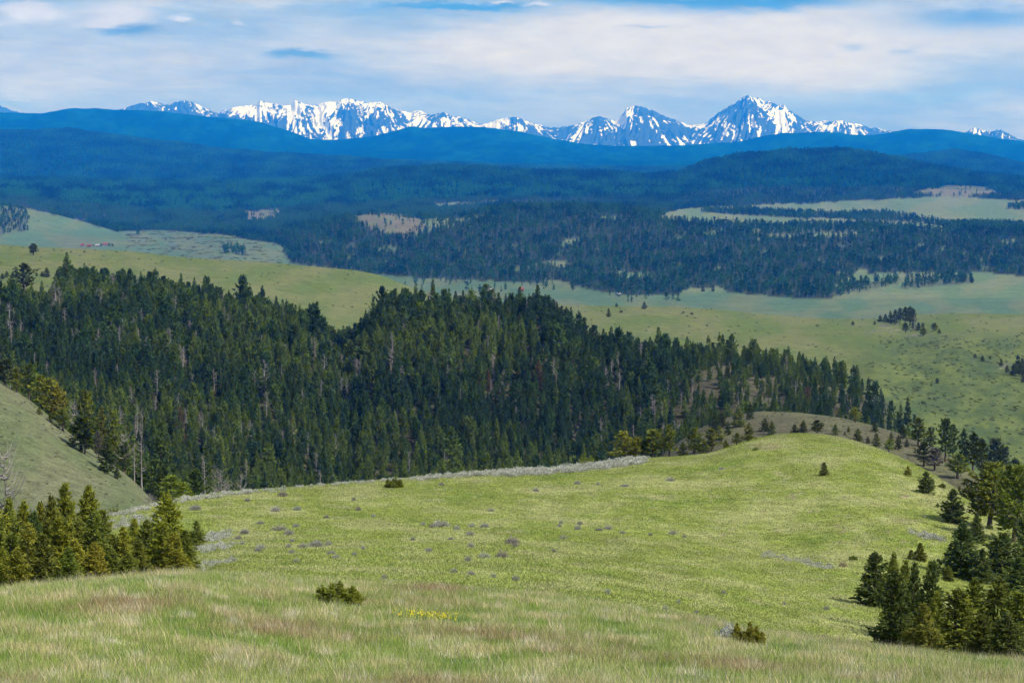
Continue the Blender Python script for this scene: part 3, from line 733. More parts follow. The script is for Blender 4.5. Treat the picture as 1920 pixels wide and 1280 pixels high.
TREES = []   # (label bits kept for later)
DARK = (.062, .085, .022); OLIVE = (.180, .190, .026); MIDG = (.125, .150, .026); COOL = (.042, .080, .036); GREY = (.13, .12, .10); BRIGHT = (.17, .215, .03)
def jit(c, s=.15):
    k_ = 1 + rng.normal(0, s); return tuple(float(max(.004, v * k_ * (1 + rng.normal(0, s * .35)))) for v in c)
def put_tree(x, y, h, kind, tint, wide=1.0, lod='near', name='conifer_tree', label=None, cat='tree', group=None, z=None, width_m=None):
    bank = DEAD if kind == 'dead' else DEADW if kind == 'deadw' else (NEAR if lod == 'near' and kind in NEAR else MID)[kind]
    pl = bank[int(rng.integers(len(bank)))]
    if z is None: z = float(ground(x, y)) 
    base_r = {'fir': .24 if lod == 'near' else .22, 'pine': .30, 'spire': .14, 'bush': .62 if lod == 'near' else .55, 'dead': .17, 'deadw': .42}[kind]
    e = bpy.data.objects.new(name, None); COL.objects.link(e); e.empty_display_size = .5
    e.location = (x, y, z - .02 * h); e.rotation_euler = (0, 0, rng.uniform(0, 6.28))
    if width_m: wide = float(np.clip(width_m / h / pl.width, .55, 2.3))
    sxy = h * wide; e.scale = (sxy, sxy, h)
    e['label'] = label or name; e['category'] = cat
    if group: e['group'] = group
    c = link('branches' if kind in ('dead', 'deadw') else 'crown', pl.crown, e)
    if kind not in ('dead', 'deadw'): c['tint'] = jit(tuple(v * (1.55 if tint is DARK else 1.3) if lod == 'near' else v for v in tint), .12)
    link('trunk' if kind != 'bush' else 'stem', pl.trunk, e)
    return e
def ordinal(i):
    w = ['first', 'second', 'third', 'fourth', 'fifth', 'sixth', 'seventh', 'eighth', 'ninth', 'tenth', 'eleventh', 'twelfth', 'thirteenth', 'fourteenth', 'fifteenth', 'sixteenth',
         'seventeenth', 'eighteenth', 'nineteenth', 'twentieth', 'twenty-first', 'twenty-second', 'twenty-third', 'twenty-fourth', 'twenty-fifth', 'twenty-sixth', 'twenty-seventh', 'twenty-eighth', 'twenty-ninth', 'thirtieth']
    return w[i] if i < len(w) else 'thirty-' + w[i - 30]
TINTW = {id(DARK): 'dark green', id(OLIVE): 'olive-gold', id(MIDG): 'mid-green', id(COOL): 'blue-green', id(GREY): 'greyish', id(BRIGHT): 'bright yellow-green'}
def place_group(items, where, group, lod, ymin=0, ymax=1e9):
    """items: (column, row of top, row of foot or ('d', distance), width in columns, kind, tint)"""
    n = len(items)
    order = {id(it): k_ for k_, it in enumerate(sorted(items, key=lambda q: q[0]))}
    hs = []
    for it in items:
        px_, pt, pb, wd, kind, tint = it
        if isinstance(pb, tuple):
            y = pb[1]; u, _ = uw(px_, pt); x = float(u) * y; z = float(ground(x, y))
        else: x, y, z = hit(px_, pb, ymin, ymax)
        u, wt = uw(px_, pt); h = float(wt) * y - z
        hs.append((it, x, y, z, max(h, .4)))
    med = np.median([h[4] for h in hs])
    for it, x, y, z, h in hs:
        px_, pt, pb, wd, kind, tint = it
        wm = wd / F * y; nat = {'fir': .48 if lod == 'near' else .44, 'pine': .60, 'spire': .28, 'bush': 1.24 if lod == 'near' else 1.1, 'dead': .34, 'deadw': .84}[kind]
        wide = float(np.clip(wm / h / nat, .55, 1.9))
        size = 'tall' if h > 1.25 * med else 'small' if h < .7 * med else 'medium'
        what = {'fir': 'fir', 'pine': 'pine', 'spire': 'spruce', 'bush': 'juniper bush', 'dead': 'bare dead tree', 'deadw': 'broad bare dead tree'}[kind]
        o_ = order[id(it)]
        posn = (ordinal(o_) + ' from left') if o_ <= n - 1 - o_ or n - 1 - o_ > 12 else ((ordinal(n - 1 - o_) + ' from right') if o_ < n - 1 else 'rightmost')
        if o_ == 0: posn = 'leftmost'
        col = '' if kind in ('dead', 'deadw') else TINTW[id(tint)] + ' '
        lab = f"{size} {col}{what}, {posn} {where}"
        nm = {'fir': 'fir_tree', 'pine': 'pine_tree', 'spire': 'spruce_tree', 'bush': 'juniper_bush', 'dead': 'dead_tree', 'deadw': 'dead_tree'}[kind]
        put_tree(x, y, h, kind, tint, 1.0, lod, nm, lab, 'bush' if kind == 'bush' else 'tree', group, z, wm * (1.4 if 'clump' in where else 1.15))

D = lambda v: ('d', v)
left_clump = [(-22, 925, D(104), 70, 'fir', OLIVE), (16, 933, D(106), 52, 'fir', MIDG), (44, 937, D(110), 46, 'fir', OLIVE), (76, 940, D(108), 44, 'fir', OLIVE), (97, 930, D(104), 44, 'fir', MIDG), (122, 905, D(106), 52, 'fir', OLIVE),
  (166, 911, D(104), 54, 'fir', OLIVE), (192, 955, D(100), 44, 'fir', MIDG), (52, 980, D(88), 62, 'fir', OLIVE), (110, 970, D(86), 66, 'fir', OLIVE), (147, 968, D(92), 50, 'fir', MIDG), (178, 960, D(86), 60, 'fir', MIDG),
  (3, 1025, D(80), 40, 'fir', OLIVE), (212, 1000, D(88), 40, 'fir', MIDG), (231, 988, D(88), 40, 'fir', OLIVE), (251, 972, D(96), 40, 'fir', OLIVE), (275, 973, D(92), 50, 'fir', MIDG), (313, 922, D(98), 64, 'fir', OLIVE),
  (301, 978, D(86), 48, 'fir', OLIVE), (325, 998, D(85), 44, 'fir', OLIVE), (347, 993, D(94), 38, 'fir', MIDG), (-40, 1000, D(84), 60, 'fir', MIDG), (22, 1000, D(92), 60, 'fir', MIDG), (80, 1000, D(84), 56, 'fir', MIDG), (140, 1010, D(82), 52, 'fir', OLIVE), (260, 1010, D(84), 44, 'fir', MIDG), (285, 1005, D(88), 44, 'fir', DARK),
  (30, 1030, D(79), 56, 'fir', OLIVE), (128, 1025, D(78), 50, 'fir', MIDG), (178, 1015, D(79), 48, 'fir', OLIVE), (212, 1030, D(80), 40, 'fir', MIDG), (330, 1030, D(80), 40, 'fir', OLIVE), (240, 1035, D(79), 40, 'fir', MIDG), (-10, 960, D(98), 60, 'fir', MIDG), (62, 960, D(98), 50, 'fir', DARK)]
place_group(left_clump, 'in the near clump of young trees', 'conifers in the near left clump', 'near')
place_group([(369, 975, 1026, 22, 'fir', MIDG)], 'beside the grey sagebrush by the clump', None, 'near')
right_clump = [(1638, 1034, 1137, 46, 'fir', DARK), (1676, 1035, D(112), 40, 'fir', MIDG), (1699, 1049, D(108), 40, 'fir', MIDG), (1715, 1053, D(106), 36, 'fir', DARK), (1678, 1070, D(92), 60, 'fir', DARK),
  (1748, 1050, D(104), 44, 'fir', DARK), (1731, 1129, D(80), 50, 'fir', MIDG), (1756, 1108, D(90), 40, 'fir', OLIVE), (1798, 1102, D(86), 82, 'fir', MIDG), (1828, 1083, D(94), 60, 'fir', OLIVE), (1874, 1080, D(92), 70, 'fir', MIDG),
  (1912, 1109, D(80), 90, 'fir', MIDG), (1888, 1150, D(78), 64, 'fir', DARK), (1768, 1222, D(76), 22, 'fir', OLIVE), (1840, 1150, D(82), 60, 'fir', MIDG), (1950, 1120, D(84), 80, 'fir', MIDG)]
place_group(right_clump, 'in the clump at the meadow\'s lower corner', 'conifers in the lower right clump', 'near')
right_edge = [(1545, 866, 896, 15, 'fir', MIDG), (1702, 873, 894, 12, 'fir', OLIVE), (1736, 883, 926, 29, 'fir', DARK), (1786, 916, 984, 40, 'fir', DARK), (1854, 870, 992, 78, 'pine', MIDG), (1900, 876, 1020, 66, 'pine', MIDG),
  (1831, 963, 1018, 26, 'fir', DARK), (1803, 980, 1087, 64, 'fir', DARK), (1725, 1017, 1056, 20, 'fir', MIDG), (1708, 1030, 1053, 13, 'fir', MIDG), (1777, 1060, 1092, 20, 'fir', MIDG), (1879, 1001, 1091, 64, 'pine', DARK),
  (1841, 1027, 1097, 34, 'fir', DARK), (1910, 1044, 1122, 56, 'fir', DARK), (1600, 1040, 1053, 13, 'bush', BRIGHT), (1758, 942, 953, 8, 'fir', MIDG), (1935, 960, 1090, 60, 'pine', DARK), (1767, 905, 918, 12, 'bush', MIDG)]
place_group(right_edge, 'on the right flank of the meadow', 'trees on the right flank of the meadow', 'near', 85, 330)
ridge2 = [(1434, 783, 812, 19, 'fir', DARK), (1447, 788, 816, 15, 'fir', MIDG), (1490, 794, 814, 15, 'fir', DARK), (1506, 787, 814, 16, 'fir', DARK), (1532, 788, 815, 22, 'pine', DARK), (1566, 794, 818, 12, 'fir', MIDG),
  (1591, 800, 812, 6, 'fir', MIDG), (1584, 809, 822, 6, 'fir', DARK), (1608, 803, 831, 22, 'fir', MIDG), (1627, 818, 835, 11, 'fir', DARK), (1603, 765, 793, 27, 'pine', OLIVE), (1640, 792, 813, 12, 'fir', DARK),
  (1643, 810, 839, 16, 'fir', MIDG), (1667, 825, 853, 28, 'pine', BRIGHT), (1671, 809, 830, 10, 'fir', MIDG), (1684, 815, 843, 12, 'fir', DARK), (1693, 795, 826, 14, 'fir', DARK), (1700, 822, 843, 8, 'fir', DARK),
  (1721, 784, 838, 27, 'pine', MIDG), (1743, 800, 836, 22, 'fir', DARK), (1772, 788, 868, 30, 'pine', DARK), (1786, 798, 848, 22, 'pine', DARK), (1806, 800, 850, 20, 'fir', COOL), (1824, 813, 880, 28, 'pine', DARK),
  (1840, 825, 882, 24, 'pine', DARK), (1864, 825, 890, 36, 'pine', DARK), (1880, 842, 895, 34, 'pine', DARK), (1732, 830, 874, 30, 'pine', DARK), (1752, 841, 888, 28, 'pine', GREY), (1795, 851, 902, 42, 'pine', BRIGHT), (1902, 862, 910, 30, 'pine', DARK)]
place_group(ridge2, 'along the brown ridge', 'trees along the brown ridge', 'mid', 350, 700)
knob = [(1170, 811, 862, 45, 'pine', OLIVE), (1194, 820, 862, 28, 'pine', OLIVE), (1224, 807, 862, 36, 'pine', MIDG), (1243, 792, 861, 16, 'dead', GREY), (1255, 797, 859, 28, 'pine', MIDG), (1098, 848, 872, 24, 'bush', BRIGHT),
  (1280, 828, 858, 18, 'fir', MIDG), (1301, 805, 857, 28, 'pine', MIDG), (1310, 809, 850, 20, 'fir', DARK), (1334, 805, 849, 34, 'pine', MIDG), (1340, 773, 812, 20, 'fir', DARK), (1353, 769, 804, 18, 'fir', DARK),
  (1348, 797, 828, 18, 'fir', MIDG), (1365, 789, 820, 12, 'fir', DARK), (1384, 764, 800, 24, 'fir', MIDG), (1406, 754, 788, 15, 'fir', DARK), (1404, 792, 828, 20, 'fir', MIDG), (1361, 824, 843, 15, 'fir', MIDG),
  (1381, 812, 836, 20, 'pine', MIDG), (1319, 822, 852, 20, 'fir', MIDG), (1208, 826, 862, 18, 'pine', DARK), (1182, 832, 862, 20, 'deadw', GREY)]
place_group(knob, 'around the saddle beside the domed top', 'trees around the saddle', 'mid', 325, 640)
place_group([(1417, 836, 846, 11, 'bush', BRIGHT)], 'alone on the domed meadow top', None, 'mid', 150, 400)
hedge = [(10, 675, 722, 40, 'pine', DARK), (-12, 690, 712, 30, 'pine', DARK), (32, 690, 738, 26, 'pine', MIDG), (54, 686, 748, 27, 'pine', DARK), (78, 705, 764, 34, 'pine', OLIVE), (95, 712, 776, 34, 'pine', OLIVE), (109, 725, 787, 30, 'pine', OLIVE),
  (74, 762, 780, 12, 'fir', MIDG), (95, 773, 795, 13, 'fir', MIDG), (118, 768, 815, 30, 'pine', MIDG), (152, 782, 850, 44, 'pine', DARK), (160, 805, 858, 26, 'pine', DARK), (201, 822, 894, 32, 'fir', DARK), (220, 875, 901, 13, 'fir', DARK),
  (162, 736, 800, 32, 'pine', MIDG), (192, 757, 832, 28, 'fir', MIDG), (185, 810, 864, 15, 'pine', GREY), (215, 775, 850, 26, 'pine', MIDG), (233, 812, 884, 30, 'deadw', GREY), (252, 830, 906, 14, 'dead', GREY), (266, 790, 912, 16, 'dead', GREY),
  (304, 788, 900, 40, 'fir', DARK), (285, 897, 921, 13, 'fir', DARK), (235, 830, 880, 22, 'pine', DARK), (140, 750, 818, 24, 'deadw', GREY)]
place_group(hedge, 'along the bare hillside edge', 'trees edging the left hillside', 'mid', 330, 560)
crestl = [(301, 878, D(250), 22, 'fir', DARK), (322, 893, D(245), 44, 'pine', BRIGHT), (343, 905, D(246), 34, 'pine', BRIGHT), (366, 883, D(280), 42, 'pine', DARK), (413, 878, D(262), 40, 'deadw', GREY), (382, 852, D(300), 16, 'dead', GREY),
          (213, 948, D(222), 18, 'bush', BRIGHT), (452, 890, D(285), 26, 'deadw', GREY), (280, 925, D(235), 24, 'deadw', GREY)]
place_group(crestl, 'behind the sagebrush at the meadow crest', 'trees behind the meadow crest', 'mid')
place_group([(9, 840, D(118), 60, 'deadw', GREY)], 'white and tall above the left clump', None, 'mid')
CLR = []     # spots kept clear of grass by shrubs
bushes = [(637, 1090, 1136, 90, 'bush', BRIGHT), (742, 894, 915, 34, 'bush', BRIGHT), (1406, 1182, 1218, 62, 'bush', OLIVE)]
for it, lab in zip(bushes, ['dark juniper bush standing alone in the foreground grass', 'small yellow-green bush alone near the meadow crest', 'round olive juniper bush beside a pale sagebrush']):
    px_, pt, pb, wd, kd, tn = it; x, y, z = hit(px_, pb); h = float(uw(px_, pt)[1]) * y - z + (.06 if px_ < 1000 else .30); CLR.append((x, y, wd / F * y * .55))
    put_tree(x, y, h, 'bush', tn, 1.0, 'near', 'juniper_bush', lab, 'bush', None, z - .03, wd / F * y)
lone = [(63, 457, 479, 21, 'pine', DARK), (46, 495, 550, 34, 'pine', DARK), (5, 512, 524, 9, 'fir', DARK), (13, 508, 524, 9, 'fir', DARK), (24, 509, 523, 9, 'fir', DARK), (19, 522, 533, 9, 'fir', DARK), (69, 510, 520, 8, 'fir', DARK),
        (88, 501, 521, 12, 'fir', DARK), (79, 508, 520, 8, 'fir', DARK), (133, 470, 476, 4, 'fir', DARK), (158, 469, 475, 4, 'fir', DARK)]
place_group(lone, 'scattered on the olive hill above the forest', 'scattered trees on the olive hill', 'mid', 950, 1790)
lone2 = [(1141, 577, 595, 8, 'fir', DARK), (1156, 568, 576, 7, 'fir', DARK), (1165, 580, 587, 6, 'bush', DARK), (1208, 565, 581, 9, 'fir', DARK), (1281, 583, 588, 5, 'bush', DARK), (1297, 584, 590, 5, 'bush', DARK), (1599, 603, 613, 6, 'pine', DARK),
         (1752, 606, 622, 11, 'pine', DARK), (1761, 616, 628, 8, 'fir', DARK), (1828, 662, 674, 9, 'fir', DARK), (1842, 666, 681, 9, 'fir', DARK), (1856, 666, 677, 9, 'fir', DARK), (1757, 708, 721, 9, 'fir', DARK), (1746, 718, 725, 4, 'fir', DARK),
         (1770, 696, 701, 4, 'fir', DARK), (1731, 751, 759, 8, 'bush', DARK), (1787, 727, 732, 5, 'bush', DARK), (1740, 735, 741, 6, 'bush', DARK), (1818, 704, 709, 4, 'fir', DARK), (1875, 737, 741, 7, 'bush', DARK), (1790, 776, 781, 7, 'bush', DARK),
         (1735, 770, 775, 5, 'bush', DARK), (1888, 836, 843, 6, 'fir', DARK), (1634, 710, 716, 6, 'bush', DARK), (1750, 800, 812, 7, 'fir', COOL), (1532, 608, 612, 6, 'bush', DARK), (1727, 696, 700, 3, 'fir', DARK), (1655, 689, 693, 5, 'bush', DARK)]
place_group(lone2, 'scattered over the far green fields', 'scattered trees on the far fields', 'mid', 800, 1890)
copse = [(1640, 601, 610, 9, 'fir', DARK), (1650, 590, 605, 10, 'fir', COOL), (1660, 588, 606, 10, 'fir', COOL), (1669, 582, 607, 11, 'fir', DARK), (1678, 580, 608, 12, 'fir', DARK), (1687, 578, 608, 12, 'pine', DARK), (1697, 577, 610, 14, 'pine', DARK),
         (1706, 576, 612, 18, 'pine', DARK), (1711, 580, 612, 12, 'pine', DARK), (1698, 606, 624, 15, 'pine', DARK), (1712, 605, 620, 14, 'pine', COOL), (1722, 604, 620, 12, 'fir', DARK), (1730, 604, 616, 10, 'fir', DARK), (1731, 615, 630, 14, 'pine', MIDG), (1655, 578, 590, 7, 'dead', GREY), (1714, 590, 622, 8, 'dead', GREY)]
place_group(copse, 'in the far copse with fallen timber', 'trees of the copse on the far slope', 'mid', 1000, 1890)
copse2 = [(1877, 672, 687, 11, 'fir', DARK), (1888, 684, 703, 12, 'fir', DARK), (1900, 680, 706, 12, 'fir', DARK), (1908, 664, 700, 14, 'fir', DARK), (1916, 670, 708, 14, 'fir', DARK), (1926, 668, 712, 16, 'fir', DARK), (1896, 655, 676, 5, 'dead', GREY), (1918, 705, 718, 8, 'fir', DARK)]
place_group(copse2, 'in the dark copse at the right border', 'trees of the right border copse', 'mid', 900, 1500)

# fallen timber by the copses
tim = []
for k_ in range(16):
    c = (1640 + k_ * 5.2, 618 + rng.uniform(-6, 6)) if k_ < 10 else (1702 + (k_ - 10) * 6, 628 + rng.uniform(-4, 4))
    tim.append(c)
tim += [(1876 + k_ * 4, 692 + rng.uniform(-6, 8)) for k_ in range(5)]
for k_, (px_, py_) in enumerate(tim):
    x, y, z = hit(px_, py_, 1000, 1880); L_ = rng.uniform(4, 9); a_ = rng.uniform(-.6, .9)
    p = np.stack([np.linspace(-L_ / 2, L_ / 2, 4) * math.cos(a_), np.linspace(-L_ / 2, L_ / 2, 4) * math.sin(a_), np.linspace(.2, .7, 4)], -1)
    v, f = tube(p, np.array([.32, .28, .2, .1]), 6); parts = [(v, f)]
    for q in range(5):
        s0 = p[1] * (1 - q / 5) + p[3] * q / 5; parts.append(tube(np.stack([s0, s0 + np.array([rng.normal(0, .5), rng.normal(0, .5), rng.uniform(.6, 1.5)])]), np.array([.08, .03]), 3))
    v, f = join(parts)
    wh = 'of the far copse' if k_ < 16 else 'of the right border copse'
    o = link('fallen_log', mesh('fallen_log', v, f, M_dead, True), None, label=f"bleached fallen log, {(ordinal(k_ if k_ < 16 else k_ - 16) + ' from left') if k_ not in (0, 16) else 'leftmost'} in the litter {wh}", category='log', group=f'fallen logs at the foot {wh}')
    o.location = (x, y, z)

# ------------------------------------------------------------------ instanced masses (one object each)
def bank_collection(name, plants, joined=True):
    c = bpy.data.collections.new(name)
    for i, pl in enumerate(plants):
        bm_v, bm_f = [], []
        me = bpy.data.meshes.new(name)
        if isinstance(pl, Plant):
            import bmesh
            bm = bmesh.new(); bm.from_mesh(pl.crown); bm.from_mesh(pl.trunk)
            nc = len(pl.crown.polygons)
            bm.to_mesh(me); bm.free()
            me.materials.append(pl.crown.materials[0]); me.materials.append(pl.trunk.materials[0])
            mi = np.zeros(len(me.polygons), np.int32); mi[nc:] = 1; me.polygons.foreach_set('material_index', mi)
        else: me = pl
        o = bpy.data.objects.new(f'{name}_{i:02d}', me); c.objects.link(o)
    return c
def scatter(name, coll, n_var, P, scale, rotz, pick, tint, label=None, category=None, tilt=None, **props):
    me = bpy.data.meshes.new(name); me.vertices.add(len(P)); me.vertices.foreach_set('co', np.asarray(P, np.float32).ravel())
    def at(nm, typ, key, a): q = me.attributes.new(nm, typ, 'POINT'); q.data.foreach_set(key, np.ascontiguousarray(a).ravel())
    at('scl', 'FLOAT_VECTOR', 'vector', np.asarray(scale, np.float32))
    rot = np.zeros((len(P), 3), np.float32); rot[:, 2] = rotz
    if tilt is not None: rot[:, :2] = tilt
    at('rot', 'FLOAT_VECTOR', 'vector', rot); at('pick', 'INT', 'value', np.asarray(pick, np.int32))
    c4 = np.ones((len(P), 4), np.float32); c4[:, :3] = tint; at('tint', 'FLOAT_COLOR', 'color', c4)
    me.update()
    ob = link(name, me, None, kind='stuff', label=label, category=category)
    ng = bpy.data.node_groups.new(name, 'GeometryNodeTree')
    ng.interface.new_socket('Geometry', in_out='INPUT', socket_type='NodeSocketGeometry'); ng.interface.new_socket('Geometry', in_out='OUTPUT', socket_type='NodeSocketGeometry')
    N = ng.nodes; gi = N.new('NodeGroupInput'); go = N.new('NodeGroupOutput'); ci = N.new('GeometryNodeCollectionInfo'); ip = N.new('GeometryNodeInstanceOnPoints')
    ci.inputs['Collection'].default_value = coll; ci.inputs['Separate Children'].default_value = True; ci.inputs['Reset Children'].default_value = True
    ip.inputs['Pick Instance'].default_value = True
    def na(nm, dt): q = N.new('GeometryNodeInputNamedAttribute'); q.data_type = dt; q.inputs['Name'].default_value = nm; return q.outputs['Attribute']
    l = ng.links
    l.new(gi.outputs[0], ip.inputs['Points']); l.new(ci.outputs[0], ip.inputs['Instance']); l.new(na('pick', 'INT'), ip.inputs['Instance Index'])
    er = N.new('FunctionNodeEulerToRotation'); l.new(na('rot', 'FLOAT_VECTOR'), er.inputs[0]); l.new(er.outputs[0], ip.inputs['Rotation'])
    l.new(na('scl', 'FLOAT_VECTOR'), ip.inputs['Scale']); l.new(ip.outputs[0], go.inputs[0])
    md = ob.modifiers.new('scatter', 'NODES'); md.node_group = ng
    return ob

def keep_clear(x, y):
    ok = np.ones(len(x), bool)
    for cx_, cy_, cr_ in CLR:
        ok &= ~((np.abs(x - cx_) < cr_) & (y > cy_ - cr_ - .35 - cy_ * .007) & (y < cy_ + cr_))
    return ok
def sample_band(n, ylo, yhi, upad=60, logd=False):
    """points spread evenly over the ground between two distances within (and a little beside) the view"""
    u0 = uw(-upad, 600)[0]; u1 = uw(1920 + upad, 600)[0]
    a_ = rng.uniform(0, 1, n); 
    y = np.sqrt(ylo ** 2 + (yhi ** 2 - ylo ** 2) * a_) if not logd else np.exp(rng.uniform(math.log(ylo), math.log(yhi), n))
    x = rng.uniform(u0, u1, n) * y
    return x, y
def thin(x, y, cell, prio=None):
    """keep one point per jittered cell so trunks never coincide"""
    k_ = np.floor(x / cell).astype(np.int64) * 1000003 + np.floor(y / cell).astype(np.int64)
    _, i = np.unique(k_, return_index=True); return i

# --- wooded slope
x, y = sample_band(150000, 380, 1150, 160)
i = thin(x, y, 3.3); x, y = x[i], y[i]
z = ground(x, y); u = x / y; px_, py_ = proj(x, y, z)
fd, _ = masks(px_, py_, y, u)
ok = (rng.uniform(0, 1, len(x)) < fd * .80) & (y > lineY(7, u) * 1.06)
top_y = lineY(9, u)
lim = top_y * np.where(px_ < 640, 1.02, 1.01) 
ok &= (y < lim)
ok &= ~((px_ > 1725))
ok &= ~((px_ < 105) & (py_ < 578))
x, y, z, u, px_, py_, fd = [v[ok] for v in (x, y, z, u, px_, py_, fd)]
h = rng.normal(9.3, 1.9, len(x)).clip(4.0, 15); h *= np.where(rng.uniform(0, 1, len(x)) < .06, 1.3, 1)
h *= lerp(.76, 1.10, sstep(y, 560, 880)); small = rng.uniform(0, 1, len(x)) < .16; h[small] *= .6
h *= np.where(px_ > 1250, rng.uniform(.55, .95, len(x)), 1)
kindv = rng.uniform(0, 1, len(x)); zonefir = sstep(y, 700, 850)
v = visible(x, y, z, h, 0)
x, y, z, u, px_, py_, fd, h, kindv, zonefir = [q[v] for q in (x, y, z, u, px_, py_, fd, h, kindv, zonefir)]
deadn = fbm(x / 45, y / 45, 91, 3)
isdead = (rng.uniform(0, 1, len(x)) < .045 + .17 * sstep(deadn, .25, .7)) & (px_ < 1500)
kk = np.where(isdead, 3, np.where(kindv < .10 + .12 * zonefir, 0, np.where(kindv < .64, 1, 2)))   # 0 pine 1 fir 2 spire 3 dead
tone = fbm(x / 70, y / 70, 95, 3) + rng.normal(0, .35, len(x))
lowpart = 1 - sstep(y, 620, 760)
tcol = lerp(np.array((.042, .088, .026)), np.array((.130, .185, .034)), sstep(tone + lowpart * .5, -.3, 1.0)[:, None])
tcol = lerp(tcol, np.array((.034, .064, .036)), (sstep(-tone, .1, .9) * .6)[:, None])
tcol *= rng.uniform(.8, 1.2, len(x))[:, None]
rust = rng.uniform(0, 1, len(x)) < .002; tcol[rust] = (.12, .085, .05)
# crowns that show largest become things of their own, the rest stay one mass
appar = h / y * F
edge = sstep(y / lineY(9, u), .955, .99)
inview = (px_ > 5) & (px_ < 1915)
topw = (z + h) / y
j = np.clip(np.searchsorted(U, u), 0, NU - 1)
score = appar * (1 + .55 * edge + .15 * lowpart) * inview * visible(x, y, z, 0, 0) * (rng.uniform(.85, 1.1, len(x)))
N_IND = 240
sel = np.argsort(-score)[:N_IND]
pick_b = np.zeros(len(x), bool); pick_b[sel] = True
marks = [(0, 'at the far left end'), (230, 'on the left half'), (470, 'left of the notch'), (640, 'left of the central rise'), (760, 'on the central rise'), (900, 'on the central summit'), (1050, 'right of the summit'),
         (1180, 'before the spur'), (1300, 'on the thin spur'), (1430, 'at the spur tip')]
cnt_ = {}
for q in sorted(sel, key=lambda v_: px_[v_]):
    kd = ['pine', 'fir', 'spire', 'dead'][kk[q]]
    wd = float(rng.uniform(.85, 1.2))
    seg = [m_ for m_ in marks if px_[q] >= m_[0]][-1][1]
    up_ = edge[q] > .5
    desc = {'pine': 'rounded dark pine', 'fir': 'dark fir', 'spire': 'slender spruce', 'dead': 'grey dead conifer'}[kd]
    wh = 'at the forest top edge' if up_ else 'inside the forest'
    ky = (desc, wh, seg); cnt_[ky] = cnt_.get(ky, 0) + 1
    e = put_tree(float(x[q]), float(y[q]), float(h[q]), kd, tuple(tcol[q]), wd, 'mid', {'pine': 'pine_tree', 'fir': 'fir_tree', 'spire': 'spruce_tree', 'dead': 'dead_tree'}[kd],
             f'{desc} {wh} {seg}, ' + ('leftmost such tree' if cnt_[ky] == 1 else ordinal(cnt_[ky] - 1) + ' from left'), 'tree', 'trees of the wooded slope', float(z[q]))
r_ = ~pick_b
def forest_scatter(name, banks, x, y, z, h, kk, tcol, label, width=(.85, 1.2)):
    """banks: list over kind of plant lists"""
    flat = []; starts = []
    for b_ in banks: starts.append(len(flat)); flat += b_
    coll = bank_collection(name + '_kinds', flat)
    nv = np.array([len(b_) for b_ in banks]); st = np.array(starts)
    pick = st[kk] + (rng.integers(0, 10 ** 6, len(x)) % nv[kk])
    w_ = rng.uniform(*width, len(x))
    sc = np.stack([h * w_, h * w_, h], -1)
    return scatter(name, coll, len(flat), np.stack([x, y, z - .02 * h], -1), sc, rng.uniform(0, 6.28, len(x)), pick, tcol, label)
forest_scatter('forest', [MID['pine'], MID['fir'], MID['spire'], DEAD], x[r_], y[r_], z[r_], h[r_], kk[r_], tcol[r_], 'dense mixed conifer forest covering the shaded slope')
print('forest', r_.sum())

# --- trees of the middle hills
x, y = sample_band(260000, 3150, 7600, 100)
i = thin(x, y, 10.0); x, y = x[i], y[i]
z = ground(x, y); u = x / y; px_, py_ = proj(x, y, z); fd, _ = masks(px_, py_, y, u)
ok = rng.uniform(0, 1, len(x)) < fd * .72
x, y, z, u, px_, py_ = [q[ok] for q in (x, y, z, u, px_, py_)]
h = rng.normal(13, 3, len(x)).clip(5, 21)
v = visible(x, y, z, h, 0); x, y, z, u, px_, py_, h = [q[v] for q in (x, y, z, u, px_, py_, h)]
n1 = fbm(px_ / 90, py_ / 30, 5, 4); n3 = fbm(px_ / 55, py_ / 14, 19, 3); tone = rng.uniform(0, 1, len(x)) * .7 + n1 * .25 + n3 * .75 + .12 + .35 * (px_ < 900) * (y > 5600)
tcol = lerp(np.array((.005, .046, .012)), np.array((.034, .120, .022)), tone.clip(0, 1)[:, None])
gr = rng.uniform(0, 1, len(x)) < .02 + .25 * sstep(n1, .2, .7); tcol[gr] = (.06, .105, .055)
kk = np.where(rng.uniform(0, 1, len(x)) < .35, 0, np.where(rng.uniform(0, 1, len(x)) < .5, 1, 2))
forest_scatter('distant_forest', [LOW['pine'], LOW['fir'], LOW['spire']], x, y, z, h, kk, tcol, 'conifer forest over the middle hills and plateau', (.9, 1.5))
print('mid hills', len(x))
# --- dark wooded hills and foothills
x, y = sample_band(240000, 7600, 15300, 60)
i = thin(x, y, 20.0); x, y = x[i], y[i]
z = ground(x, y); u = x / y; px_, py_ = proj(x, y, z); fd, _ = masks(px_, py_, y, u)
ok = rng.uniform(0, 1, len(x)) < fd; x, y, z, u, px_, py_ = [q[ok] for q in (x, y, z, u, px_, py_)]
h = rng.normal(16, 4, len(x)).clip(7, 26)
v = visible(x, y, z, h, 0); x, y, z, u, px_, py_, h = [q[v] for q in (x, y, z, u, px_, py_, h)]
n1 = fbm(px_ / 60, py_ / 14, 15, 4); tone = rng.uniform(0, 1, len(x)) * .4 + n1 * .6 + .2 + .55 * sstep(py_, 335, 365) * (px_ < 1300) * sstep(n1, -.5, .3)
tcol = lerp(np.array((.003, .034, .016)), np.array((.026, .150, .040)), tone.clip(0, 1)[:, None])
kk = rng.integers(0, 2, len(x))
forest_scatter('hill_forest', [LOW['fir'], LOW['pine']], x, y, z, h, kk, tcol, 'far dark conifer forest on the rolling hills', (1.2, 2.0))
print('far hills', len(x))

